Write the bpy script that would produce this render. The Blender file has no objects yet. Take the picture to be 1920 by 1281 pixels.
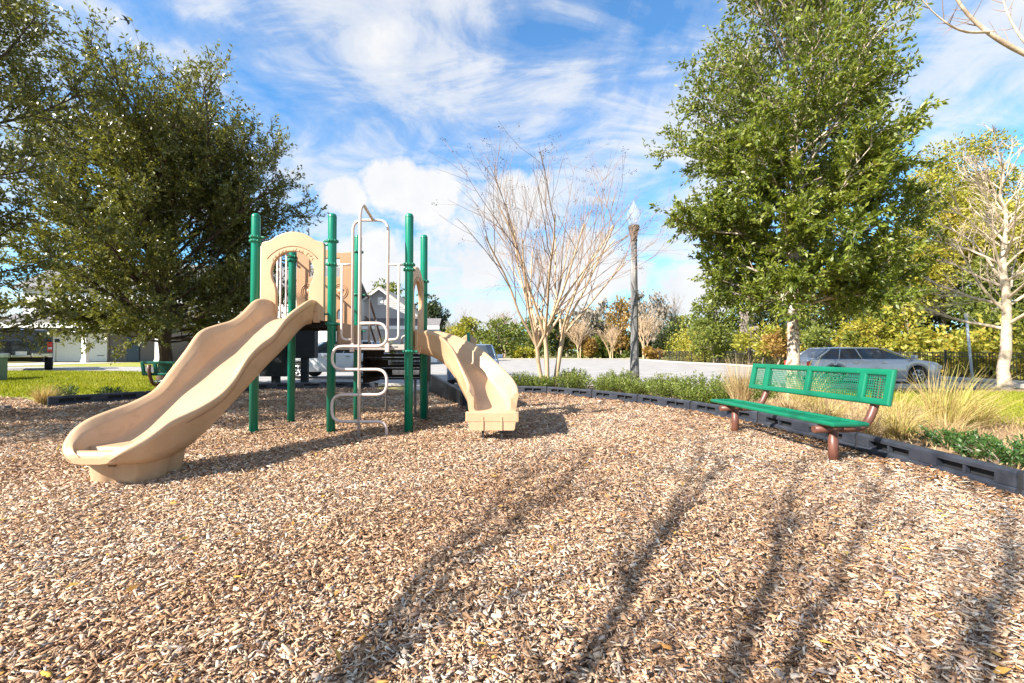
import bpy, bmesh, math, random
import numpy as np
from mathutils import Vector, Matrix, Quaternion

R = math.radians
PI = math.pi
scene = bpy.context.scene
COL = scene.collection
rnd = random.Random(7)
rng = np.random.default_rng(11)

# ------------------------------------------------------------------ camera, sky, sun, exposure
F = 860.0                       # focal length in pixels of the 1920 wide photograph
PITCH = R(1.17)
CAMZ = 1.25
cam_d = bpy.data.cameras.new("camera")
cam = bpy.data.objects.new("camera", cam_d)
COL.objects.link(cam)
cam.location = (0, 0, CAMZ)
cam.rotation_euler = (R(90) + PITCH, 0, 0)
cam_d.sensor_width = 36
cam_d.lens = 36 * F / 1920
cam_d.clip_start = 0.05
cam_d.clip_end = 2000
scene.camera = cam

SUN_AZ = 55.0                   # light travels towards +X/+Y, this many degrees right of straight ahead
SUN_EL = 35.0
sd = bpy.data.lights.new("sun", 'SUN')
sd.energy = 5.0
sd.angle = R(0.55)
sd.color = (1.0, 0.925, 0.81)
sun = bpy.data.objects.new("sun", sd)
COL.objects.link(sun)
_t = Vector((math.sin(R(SUN_AZ)) * math.cos(R(SUN_EL)), math.cos(R(SUN_AZ)) * math.cos(R(SUN_EL)), -math.sin(R(SUN_EL))))
sun.rotation_euler = _t.to_track_quat('-Z', 'Y').to_euler()
sun.location = (-20, -15, 20)

scene.view_settings.view_transform = 'Standard'
scene.view_settings.look = 'None'
scene.view_settings.gamma = 1
scene.view_settings.exposure = 1.42
try:
    scene.cycles.use_denoising = True
    scene.cycles.denoiser = 'OPENIMAGEDENOISE'
    scene.cycles.denoising_input_passes = 'RGB_ALBEDO_NORMAL'
    scene.cycles.max_bounces = 6
    scene.cycles.transparent_max_bounces = 8
except Exception:
    pass


def ray(px, py):
    u = (px - 960) / F
    v = (640.5 - py) / F
    return Vector((u, math.cos(PITCH) - v * math.sin(PITCH), math.sin(PITCH) + v * math.cos(PITCH)))


def W(px, py, d):
    """the point of the place seen at a photograph pixel, d metres ahead"""
    r = ray(px, py)
    r *= d / r.y
    return Vector((r.x, r.y, r.z + CAMZ))


class NT:
    """small helper round a node tree"""
    def __init__(self, tree):
        self.t = tree
        tree.nodes.clear()

    def n(self, typ, **kw):
        nd = self.t.nodes.new(typ)
        for k, v in kw.items():
            if k.startswith('in_'):
                nd.inputs[k[3:].replace('_', ' ')].default_value = v
            else:
                setattr(nd, k, v)
        return nd

    def l(self, a, ao, b, bi):
        self.t.links.new(a.outputs[ao], b.inputs[bi])

    def math(self, op, a, b=None, clamp=False):
        nd = self.n('ShaderNodeMath', operation=op)
        nd.use_clamp = clamp
        for i, x in enumerate((a, b)):
            if x is None:
                continue
            if isinstance(x, (int, float)):
                nd.inputs[i].default_value = x
            else:
                self.t.links.new(x, nd.inputs[i])
        return nd.outputs[0]

    def ramp(self, fac, stops, interp='LINEAR'):
        nd = self.n('ShaderNodeValToRGB')
        cr = nd.color_ramp
        cr.interpolation = interp
        while len(cr.elements) < len(stops):
            cr.elements.new(0.5)
        for e, (p, c) in zip(cr.elements, stops):
            e.position = p
            e.color = (c[0], c[1], c[2], 1) if not isinstance(c, (int, float)) else (c, c, c, 1)
        self.t.links.new(fac, nd.inputs[0])
        return nd.outputs[0]

    def mix(self, fac, a, b, mode='MIX'):
        nd = self.n('ShaderNodeMix', data_type='RGBA', blend_type=mode)
        for sock, x in ((nd.inputs[0], fac), (nd.inputs[6], a), (nd.inputs[7], b)):
            if isinstance(x, (int, float)):
                sock.default_value = x
            elif isinstance(x, (tuple, list)):
                sock.default_value = (x[0], x[1], x[2], 1)
            else:
                self.t.links.new(x, sock)
        return nd.outputs[2]


def build_world():
    w = bpy.data.worlds.new("World")
    scene.world = w
    w.use_nodes = True
    T = NT(w.node_tree)
    sky = T.n('ShaderNodeTexSky', sky_type='NISHITA')
    sky.sun_disc = False
    sky.sun_elevation = R(SUN_EL)
    sky.sun_rotation = R(180 + SUN_AZ)
    sky.air_density = 1.0
    sky.dust_density = 0.35
    sky.ozone_density = 1.6
    tc = T.n('ShaderNodeTexCoord')
    sep = T.n('ShaderNodeSeparateXYZ')
    T.l(tc, 'Generated', sep, 0)
    X, Y, Z = sep.outputs
    den = T.math('ADD', T.math('MAXIMUM', Z, 0.0), 0.34)
    u = T.math('DIVIDE', X, den)
    v = T.math('DIVIDE', Y, den)
    comb = T.n('ShaderNodeCombineXYZ')
    T.t.links.new(u, comb.inputs[0])
    T.t.links.new(v, comb.inputs[1])
    # high thin cloud: streaky, two scales, dragged along one direction
    mp = T.n('ShaderNodeMapping')
    mp.inputs['Rotation'].default_value = (0, 0, R(38))
    mp.inputs['Scale'].default_value = (1.0, 0.62, 1)
    mp.inputs['Location'].default_value = (3.1, 1.7, 0)
    T.l(comb, 0, mp, 0)
    n1 = T.n('ShaderNodeTexNoise')
    n1.inputs['Scale'].default_value = 1.9
    n1.inputs['Detail'].default_value = 10
    n1.inputs['Roughness'].default_value = 0.58
    n1.inputs['Distortion'].default_value = 0.9
    T.l(mp, 0, n1, 'Vector')
    n2 = T.n('ShaderNodeTexNoise')
    n2.inputs['Scale'].default_value = 0.9
    n2.inputs['Detail'].default_value = 4
    n2.inputs['Distortion'].default_value = 0.3
    T.l(comb, 0, n2, 'Vector')
    mp3 = T.n('ShaderNodeMapping')
    mp3.inputs['Rotation'].default_value = (0, 0, R(52))
    mp3.inputs['Scale'].default_value = (0.8, 1.7, 1)
    T.l(comb, 0, mp3, 0)
    n3 = T.n('ShaderNodeTexNoise')
    n3.inputs['Scale'].default_value = 3.2
    n3.inputs['Detail'].default_value = 9
    n3.inputs['Roughness'].default_value = 0.62
    n3.inputs['Distortion'].default_value = 0.9
    T.l(mp3, 0, n3, 'Vector')
    s = T.math('ADD', T.math('MULTIPLY', n1.outputs[0], 0.55), T.math('MULTIPLY', n2.outputs[0], 0.50))
    s = T.math('ADD', s, T.math('MULTIPLY', n3.outputs[0], 0.46))
    cirrus = T.ramp(s, [(0.66, 0.02), (0.725, 0.22), (0.79, 0.70), (0.87, 0.97)])
    # heaped clouds low over the car park: lumpy blobs at a few directions
    n4 = T.n('ShaderNodeTexNoise')
    n4.inputs['Scale'].default_value = 5.5
    n4.inputs['Detail'].default_value = 11
    n4.inputs['Roughness'].default_value = 0.62
    T.l(tc, 'Generated', n4, 'Vector')
    blobs = [(740, 345, .085, .062), (640, 365, .062, .050), (800, 370, .095, .072), (960, 395, .150, .085), (900, 480, .16, .11), (700, 500, .17, .085),
             (1050, 500, .20, .10), (1270, 545, .13, .075), (880, 590, .17, .06), (1180, 520, .11, .05)]
    acc = None
    for px, py, rx, rz in blobs:
        d = ray(px, py).normalized()
        az = math.atan2(d.x, d.y)
        azn = T.math('ARCTAN2', X, Y)
        da = T.math('DIVIDE', T.math('SUBTRACT', azn, az), rx)
        dz = T.math('DIVIDE', T.math('SUBTRACT', Z, d.z), rz)
        q = T.math('ADD', T.math('MULTIPLY', da, da), T.math('MULTIPLY', dz, dz))
        m = T.math('SUBTRACT', 1.0, q)
        acc = m if acc is None else T.math('MAXIMUM', acc, m)
    acc = T.math('ADD', acc, T.math('MULTIPLY', T.math('SUBTRACT', n4.outputs[0], 0.5), 3.6))
    cum = T.ramp(acc, [(0.12, 0.0), (0.34, 0.55), (0.62, 0.98)])
    m = T.math('MAXIMUM', cirrus, cum, clamp=True)
    # clouds are a little greyer where they are thick and low
    shade = T.ramp(n4.outputs[0], [(0.30, (0.80, 0.84, 0.90)), (0.62, (1.0, 0.99, 0.98))])
    cl = T.mix(1.0, shade, (0.385, 0.385, 0.385), 'MULTIPLY')
    skyc = T.mix(1.0, sky.outputs[0], (SKYK * 0.54, SKYK * 1.00, SKYK * 1.28), 'MULTIPLY')
    fin = T.mix(m, skyc, cl)
    bg = T.n('ShaderNodeBackground')
    bg.inputs['Strength'].default_value = 1.0
    T.t.links.new(fin, bg.inputs['Color'])
    out = T.n('ShaderNodeOutputWorld')
    T.l(bg, 0, out, 0)


SKYK = 0.085
build_world()

# ------------------------------------------------------------------ materials


def new_mat(name):
    m = bpy.data.materials.new(name)
    m.use_nodes = True
    T = NT(m.node_tree)
    out = T.n('ShaderNodeOutputMaterial')
    b = T.n('ShaderNodeBsdfPrincipled')
    T.l(b, 0, out, 0)
    return m, T, b, out


def mat(name, c1, c2=None, rough=0.5, scale=6.0, detail=4, bump=0.0, bscale=None, metal=0.0, spec=0.5, coat=0.0, lo=0.35, hi=0.65, stretch=None):
    m, T, b, out = new_mat(name)
    b.inputs['Roughness'].default_value = rough
    b.inputs['Metallic'].default_value = metal
    b.inputs['Specular IOR Level'].default_value = spec
    b.inputs['Coat Weight'].default_value = coat
    tc = T.n('ShaderNodeTexCoord')
    src = (tc, 'Object')
    if stretch:
        mp = T.n('ShaderNodeMapping')
        mp.inputs['Scale'].default_value = stretch
        T.l(tc, 'Object', mp, 0)
        src = (mp, 0)
    nz = T.n('ShaderNodeTexNoise')
    nz.inputs['Scale'].default_value = scale
    nz.inputs['Detail'].default_value = detail
    T.l(src[0], src[1], nz, 'Vector')
    if c2 is None:
        c2 = tuple(x * 0.86 for x in c1)
    T.t.links.new(T.ramp(nz.outputs[0], [(lo, c1), (hi, c2)]), b.inputs['Base Color'])
    if bump:
        nb = T.n('ShaderNodeTexNoise')
        nb.inputs['Scale'].default_value = bscale or scale * 4
        nb.inputs['Detail'].default_value = 6
        T.l(src[0], src[1], nb, 'Vector')
        bp = T.n('ShaderNodeBump')
        bp.inputs['Strength'].default_value = bump
        bp.inputs['Distance'].default_value = 0.02
        T.l(nb, 0, bp, 'Height')
        T.l(bp, 0, b, 'Normal')
    return m


def leaf_mat(name, stops, rough=0.42, trans=0.3, spec=0.5):
    m, T, b, out = new_mat(name)
    at = T.n('ShaderNodeAttribute', attribute_name='tint')
    c = T.ramp(at.outputs['Fac'], stops)
    T.t.links.new(c, b.inputs['Base Color'])
    b.inputs['Roughness'].default_value = rough
    b.inputs['Specular IOR Level'].default_value = spec
    tr = T.n('ShaderNodeBsdfTranslucent')
    warm = T.mix(1.0, c, (1.25, 1.2, 0.55), 'MULTIPLY')
    T.t.links.new(warm, tr.inputs[0])
    mx = T.n('ShaderNodeMixShader')
    mx.inputs[0].default_value = trans
    T.l(b, 0, mx, 1)
    T.l(tr, 0, mx, 2)
    T.l(mx, 0, out, 0)
    return m


def tint_mat(name, stops, rough=0.8, spec=0.2, bump=0.0):
    m, T, b, out = new_mat(name)
    at = T.n('ShaderNodeAttribute', attribute_name='tint')
    c = T.ramp(at.outputs['Fac'], stops)
    tc = T.n('ShaderNodeTexCoord')
    nz = T.n('ShaderNodeTexNoise')
    nz.inputs['Scale'].default_value = 90
    nz.inputs['Detail'].default_value = 3
    T.l(tc, 'Object', nz, 'Vector')
    g = T.ramp(nz.outputs[0], [(0.3, 0.72), (0.7, 1.12)])
    T.t.links.new(T.mix(1.0, c, g, 'MULTIPLY'), b.inputs['Base Color'])
    b.inputs['Roughness'].default_value = rough
    b.inputs['Specular IOR Level'].default_value = spec
    return m


M = {}
M['tan'] = mat('tan_plastic', (0.55, 0.365, 0.222), (0.49, 0.315, 0.182), rough=0.36, scale=2.2, detail=6, bump=0.05, bscale=160)


def worn_plastic(name, c1, c2, dirt):
    m, T, b, out = new_mat(name)
    tc = T.n('ShaderNodeTexCoord')
    n1 = T.n('ShaderNodeTexNoise')
    n1.inputs['Scale'].default_value = 2.2
    n1.inputs['Detail'].default_value = 6
    T.l(tc, 'Object', n1, 'Vector')
    base = T.ramp(n1.outputs[0], [(0.35, c1), (0.65, c2)])
    mp = T.n('ShaderNodeMapping')
    mp.inputs['Scale'].default_value = (5.0, 1.1, 1.6)      # scuffs run along the chute
    T.l(tc, 'Object', mp, 0)
    n2 = T.n('ShaderNodeTexNoise')
    n2.inputs['Scale'].default_value = 3.4
    n2.inputs['Detail'].default_value = 12
    n2.inputs['Roughness'].default_value = 0.72
    n2.inputs['Distortion'].default_value = 0.6
    T.l(mp, 0, n2, 'Vector')
    f = T.ramp(n2.outputs[0], [(0.53, 0.0), (0.66, 0.34), (0.80, 0.55)])
    n3 = T.n('ShaderNodeTexNoise')
    n3.inputs['Scale'].default_value = 70
    n3.inputs['Detail'].default_value = 3
    T.l(tc, 'Object', n3, 'Vector')
    f2 = T.ramp(n3.outputs[0], [(0.66, 0.0), (0.75, 0.5)])
    c = T.mix(f, base, dirt)
    c = T.mix(f2, c, dirt)
    T.t.links.new(c, b.inputs['Base Color'])
    T.t.links.new(T.ramp(n2.outputs[0], [(0.3, 0.27), (0.7, 0.5)]), b.inputs['Roughness'])
    nb = T.n('ShaderNodeTexNoise')
    nb.inputs['Scale'].default_value = 160
    T.l(tc, 'Object', nb, 'Vector')
    bp = T.n('ShaderNodeBump')
    bp.inputs['Strength'].default_value = 0.05
    bp.inputs['Distance'].default_value = 0.02
    T.l(nb, 0, bp, 'Height')
    T.l(bp, 0, b, 'Normal')
    return m


M['tan'] = worn_plastic('worn_tan_plastic', (0.55, 0.365, 0.222), (0.49, 0.315, 0.182), (0.33, 0.21, 0.125))
M['tan_back'] = mat('shaded_tan_plastic', (0.44, 0.245, 0.135), (0.38, 0.21, 0.11), rough=0.45, scale=2.5, detail=6, bump=0.05, bscale=160)  # the tan plastic again, browner: shade on the rear panels put into the colour
M['groove'] = mat('brown_groove', (0.20, 0.12, 0.06), (0.30, 0.18, 0.09), rough=0.8)  # plain brown for the arch groove line and the foot slot
M['post_green'] = mat('green_powder_coat', (0.002, 0.20, 0.122), (0.002, 0.175, 0.105), rough=0.28, scale=3, spec=0.5)
M['clamp_green'] = mat('green_cast_clamp', (0.004, 0.18, 0.10), (0.003, 0.14, 0.08), rough=0.38, scale=20)
M['pipe'] = mat('beige_powder_coat', (0.66, 0.55, 0.50), (0.60, 0.49, 0.44), rough=0.38, scale=5)
M['pipe_dark'] = mat('brown_vinyl_rail', (0.20, 0.13, 0.10), (0.16, 0.10, 0.08), rough=0.5)
M['deck'] = mat('brown_vinyl_deck', (0.010, 0.008, 0.007), (0.016, 0.012, 0.010), rough=0.55, spec=0.25)
M['deck_edge'] = mat('grey_vinyl_edge', (0.42, 0.37, 0.33), (0.34, 0.30, 0.27), rough=0.5)
M['bench_green'] = mat('green_thermoplastic', (0.003, 0.155, 0.082), (0.003, 0.13, 0.07), rough=0.36, scale=3, detail=8, bump=0.05, bscale=120)
M['bench_green_shaded'] = mat('shaded_green_thermoplastic', (0.003, 0.10, 0.07), (0.003, 0.08, 0.055), rough=0.35, scale=8)  # far bench's green, darkened in the colour to stand for tree shade
M['bench_brown'] = mat('brown_powder_coat', (0.16, 0.062, 0.042), (0.12, 0.045, 0.03), rough=0.4, scale=6)
M['timber'] = mat('black_recycled_plastic', (0.022, 0.026, 0.038), (0.038, 0.043, 0.057), rough=0.48, scale=5, detail=8, bump=0.25, bscale=60, spec=0.45)
M['recess'] = mat('slot_recess', (0.014, 0.014, 0.016), (0.02, 0.02, 0.022), rough=0.7)
M['black'] = mat('black_paint', (0.006, 0.007, 0.010), (0.010, 0.011, 0.014), rough=0.5, spec=0.25)
M['iron'] = mat('black_iron', (0.02, 0.02, 0.022), (0.03, 0.03, 0.03), rough=0.5)
M['asphalt'] = mat('asphalt', (0.27, 0.258, 0.25), (0.35, 0.335, 0.322), rough=0.85, scale=0.8, detail=10, bump=0.3, bscale=60)
M['concrete'] = mat('concrete', (0.50, 0.46, 0.42), (0.40, 0.37, 0.34), rough=0.85, scale=1.6, detail=8, bump=0.2, bscale=40)
M['paint_line'] = mat('white_road_paint', (0.62, 0.61, 0.58), (0.48, 0.47, 0.45), rough=0.7, scale=9)
M['bark_pale'] = mat('pale_mottled_bark', (0.50, 0.42, 0.34), (0.20, 0.14, 0.10), rough=0.85, scale=9, detail=4, bump=0.7, bscale=26, lo=0.48, hi=0.60)
M['bark_dark'] = mat('dark_furrowed_bark', (0.11, 0.07, 0.045), (0.045, 0.028, 0.02), rough=0.9, scale=14, detail=6, bump=1.0, bscale=30, stretch=(1, 1, 0.18))
M['bark_tan'] = mat('smooth_tan_bark', (0.56, 0.40, 0.25), (0.44, 0.31, 0.20), rough=0.6, scale=5, detail=5, bump=0.15, stretch=(1, 1, 0.25))
M['bark_twig'] = mat('bare_twig', (0.34, 0.235, 0.17), (0.25, 0.165, 0.12), rough=0.7, scale=3)
M['bark_cream'] = mat('cream_bark', (0.52, 0.42, 0.31), (0.34, 0.25, 0.18), rough=0.75, scale=7, detail=5, bump=0.3, lo=0.45, hi=0.68)
M['bark_grey'] = mat('grey_bark', (0.30, 0.25, 0.21), (0.20, 0.16, 0.13), rough=0.9, scale=3)
M['seed'] = mat('dry_seed_head', (0.10, 0.06, 0.055), (0.06, 0.04, 0.04), rough=0.8)
M['grass_blades'] = leaf_mat('lawn_blades', [(0.0, (0.16, 0.19, 0.012)), (0.5, (0.26, 0.29, 0.022)), (1.0, (0.40, 0.37, 0.06))], rough=0.6, trans=0.35, spec=0.2)
M['dry_grass'] = leaf_mat('dry_ornamental_blades', [(0.0, (0.24, 0.145, 0.07)), (0.45, (0.46, 0.33, 0.18)), (0.8, (0.60, 0.48, 0.28)), (1.0, (0.32, 0.32, 0.08))], rough=0.6, trans=0.3, spec=0.2)
M['yellow_grass'] = leaf_mat('yellow_ornamental_blades', [(0.0, (0.34, 0.22, 0.09)), (0.4, (0.56, 0.43, 0.20)), (0.75, (0.48, 0.45, 0.14)), (1.0, (0.26, 0.32, 0.06))], rough=0.6, trans=0.35, spec=0.2)
M['oak_leaf'] = leaf_mat('oak_leaf', [(0.0, (0.04, 0.07, 0.010)), (0.35, (0.11, 0.155, 0.02)), (0.75, (0.25, 0.285, 0.042)), (0.93, (0.37, 0.36, 0.07)), (1.0, (0.34, 0.22, 0.05))], rough=0.4, trans=0.36)
M['oak_leaf_dark'] = leaf_mat('dark_oak_leaf', [(0.0, (0.05, 0.07, 0.016)), (0.4, (0.135, 0.15, 0.036)), (0.8, (0.26, 0.255, 0.07)), (1.0, (0.38, 0.34, 0.12))], rough=0.30, trans=0.36, spec=0.8)
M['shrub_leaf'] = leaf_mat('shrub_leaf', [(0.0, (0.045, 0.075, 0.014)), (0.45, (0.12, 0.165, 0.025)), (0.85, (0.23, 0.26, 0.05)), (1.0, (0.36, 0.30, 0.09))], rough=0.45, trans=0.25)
M['ground_leaf'] = leaf_mat('ground_cover_leaf', [(0.0, (0.015, 0.05, 0.012)), (0.6, (0.05, 0.12, 0.022)), (1.0, (0.13, 0.17, 0.04))], rough=0.45, trans=0.25)
M['wood_green'] = leaf_mat('woodland_green', [(0.0, (0.04, 0.065, 0.012)), (0.4, (0.115, 0.15, 0.024)), (0.8, (0.22, 0.24, 0.04)), (1.0, (0.34, 0.29, 0.05))], rough=0.55, trans=0.3)
M['wood_yellow'] = leaf_mat('woodland_yellow', [(0.0, (0.08, 0.10, 0.015)), (0.35, (0.24, 0.25, 0.03)), (0.75, (0.42, 0.37, 0.05)), (1.0, (0.50, 0.30, 0.06))], rough=0.55, trans=0.35)
M['wood_dark'] = leaf_mat('woodland_dark', [(0.0, (0.016, 0.028, 0.010)), (0.5, (0.045, 0.066, 0.018)), (1.0, (0.11, 0.125, 0.035))], rough=0.5, trans=0.25)
M['wood_orange'] = leaf_mat('woodland_orange', [(0.0, (0.10, 0.07, 0.02)), (0.5, (0.30, 0.17, 0.045)), (1.0, (0.42, 0.30, 0.08))], rough=0.6, trans=0.35)
M['moss_grey'] = leaf_mat('grey_moss', [(0.0, (0.15, 0.13, 0.11)), (0.6, (0.30, 0.26, 0.22)), (1.0, (0.40, 0.33, 0.27))], rough=0.9, trans=0.2, spec=0.1)
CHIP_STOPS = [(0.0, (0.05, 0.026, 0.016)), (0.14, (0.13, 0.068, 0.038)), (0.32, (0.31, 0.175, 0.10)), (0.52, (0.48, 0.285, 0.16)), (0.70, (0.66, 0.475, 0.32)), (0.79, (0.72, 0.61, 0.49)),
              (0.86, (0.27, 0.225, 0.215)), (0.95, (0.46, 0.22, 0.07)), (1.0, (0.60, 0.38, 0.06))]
M['chip'] = tint_mat('bark_chip', CHIP_STOPS, rough=0.8, spec=0.25)


def mulch_mat():
    m, T, b, out = new_mat('mulch_bed')
    tc = T.n('ShaderNodeTexCoord')
    mp = T.n('ShaderNodeMapping')
    mp.inputs['Scale'].default_value = (1.0, 1.6, 1)
    T.l(tc, 'Object', mp, 0)
    vo = T.n('ShaderNodeTexVoronoi')
    vo.inputs['Scale'].default_value = 34
    T.l(mp, 0, vo, 'Vector')
    sp = T.n('ShaderNodeSeparateColor')
    T.l(vo, 'Color', sp, 0)
    c = T.ramp(sp.outputs[0], [(0.0, (0.10, 0.06, 0.04)), (0.3, (0.26, 0.165, 0.11)), (0.6, (0.42, 0.29, 0.20)), (0.9, (0.52, 0.41, 0.32)), (1.0, (0.32, 0.27, 0.25))])
    T.t.links.new(c, b.inputs['Base Color'])
    b.inputs['Roughness'].default_value = 0.9
    b.inputs['Specular IOR Level'].default_value = 0.2
    bp = T.n('ShaderNodeBump')
    bp.inputs['Strength'].default_value = 0.9
    bp.inputs['Distance'].default_value = 0.03
    T.l(vo, 'Distance', bp, 'Height')
    T.l(bp, 0, b, 'Normal')
    return m


M['mulch'] = mulch_mat()
M['soil'] = mat('leaf_litter_soil', (0.36, 0.24, 0.14), (0.22, 0.14, 0.08), rough=0.95, scale=14, detail=9, bump=0.8, bscale=50)
M['lawn'] = mat('lawn', (0.22, 0.25, 0.022), (0.33, 0.31, 0.05), rough=0.9, scale=5, detail=10, bump=0.6, bscale=90)
M['ground'] = mat('rough_grass_ground', (0.20, 0.20, 0.05), (0.28, 0.24, 0.09), rough=0.95, scale=0.7, detail=9, bump=0.5, bscale=30)
M['siding'] = mat('grey_siding', (0.42, 0.41, 0.42), (0.38, 0.37, 0.38), rough=0.8, scale=0.6)
M['siding_dark'] = mat('dark_grey_siding', (0.17, 0.155, 0.15), (0.15, 0.135, 0.13), rough=0.8, scale=0.6)
M['siding_white'] = mat('white_siding', (0.66, 0.66, 0.66), (0.60, 0.60, 0.60), rough=0.7, scale=0.6)
M['white'] = mat('white_trim', (0.78, 0.77, 0.75), (0.72, 0.71, 0.69), rough=0.5)
M['shingle'] = mat('grey_shingle', (0.13, 0.125, 0.13), (0.19, 0.18, 0.18), rough=0.9, scale=7, detail=9, bump=0.4)
M['shingle_tan'] = mat('tan_shingle', (0.44, 0.38, 0.31), (0.36, 0.31, 0.26), rough=0.9, scale=7, detail=9)
M['glass'] = mat('window_glass', (0.03, 0.04, 0.05), (0.05, 0.06, 0.07), rough=0.06, spec=0.9)
M['shutter'] = mat('navy_shutter', (0.015, 0.045, 0.09), (0.012, 0.035, 0.07), rough=0.5)
M['door_blue'] = mat('blue_front_door', (0.012, 0.045, 0.085), (0.01, 0.035, 0.07), rough=0.4)
M['rubber'] = mat('tyre_rubber', (0.012, 0.012, 0.012), (0.02, 0.02, 0.02), rough=0.85)
M['alloy'] = mat('alloy', (0.55, 0.55, 0.56), (0.48, 0.48, 0.5), rough=0.3, metal=0.7)
M['chrome'] = mat('chrome', (0.62, 0.60, 0.57), (0.55, 0.53, 0.5), rough=0.15, metal=0.9)
M['car_white'] = mat('white_car_paint', (0.72, 0.73, 0.76), (0.69, 0.70, 0.73), rough=0.25, coat=0.8)
M['car_silver'] = mat('silver_car_paint', (0.55, 0.56, 0.58), (0.50, 0.51, 0.53), rough=0.25, metal=0.35, coat=0.9)
M['car_blue'] = mat('blue_grey_car_paint', (0.13, 0.20, 0.32), (0.11, 0.18, 0.29), rough=0.22, metal=0.3, coat=0.9)
M['car_black'] = mat('black_car_paint', (0.010, 0.014, 0.026), (0.010, 0.013, 0.022), rough=0.2, coat=0.9)
M['red_lamp'] = mat('red_lens', (0.55, 0.012, 0.015), (0.42, 0.008, 0.01), rough=0.15, coat=0.6)
M['lens'] = mat('clear_lens', (0.62, 0.64, 0.68), (0.5, 0.52, 0.56), rough=0.1, coat=0.8)
M['lamp_pole'] = mat('weathered_pole_paint', (0.22, 0.215, 0.215), (0.13, 0.125, 0.125), rough=0.5, scale=6, stretch=(3, 3, 0.4), metal=0.2)
M['lamp_dark'] = mat('dark_bronze', (0.06, 0.05, 0.045), (0.09, 0.075, 0.065), rough=0.5)
M['utility_green'] = mat('utility_green', (0.16, 0.24, 0.17), (0.13, 0.2, 0.14), rough=0.6)
M['post_white'] = mat('galvanised_post', (0.55, 0.60, 0.66), (0.36, 0.42, 0.48), rough=0.45, scale=16, metal=0.2)
M['grey_wood'] = mat('weathered_timber', (0.22, 0.19, 0.17), (0.14, 0.12, 0.11), rough=0.9, scale=8, stretch=(0.3, 4, 4))
M['bird'] = mat('dark_feathers', (0.05, 0.06, 0.08), (0.04, 0.05, 0.065), rough=0.8)


def globe_mat():
    m, T, b, out = new_mat('clear_globe')
    b.inputs['Base Color'].default_value = (0.72, 0.70, 0.66, 1)
    b.inputs['Roughness'].default_value = 0.15
    tr = T.n('ShaderNodeBsdfTransparent')
    mx = T.n('ShaderNodeMixShader')
    mx.inputs[0].default_value = 0.20
    T.l(tr, 0, mx, 1)
    T.l(b, 0, mx, 2)
    T.l(mx, 0, out, 0)
    return m


M['globe'] = globe_mat()

# ------------------------------------------------------------------ object helpers


def tag(o, label=None, cat=None, group=None, kind=None):
    if label:
        o['label'] = label
    if cat:
        o['category'] = cat
    if group:
        o['group'] = group
    if kind:
        o['kind'] = kind
    return o


def thing(name, label, cat, loc=(0, 0, 0), rz=0.0, group=None):
    o = bpy.data.objects.new(name, None)
    COL.objects.link(o)
    o.location = loc
    o.rotation_euler = (0, 0, rz)
    o.empty_display_size = 0.2
    return tag(o, label, cat, group)


def copy_tree(o, parent=None):
    c = o.copy()
    COL.objects.link(c)
    if parent is not None:
        c.parent = parent
    for ch in list(o.children):
        copy_tree(ch, c)
    return c


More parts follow.
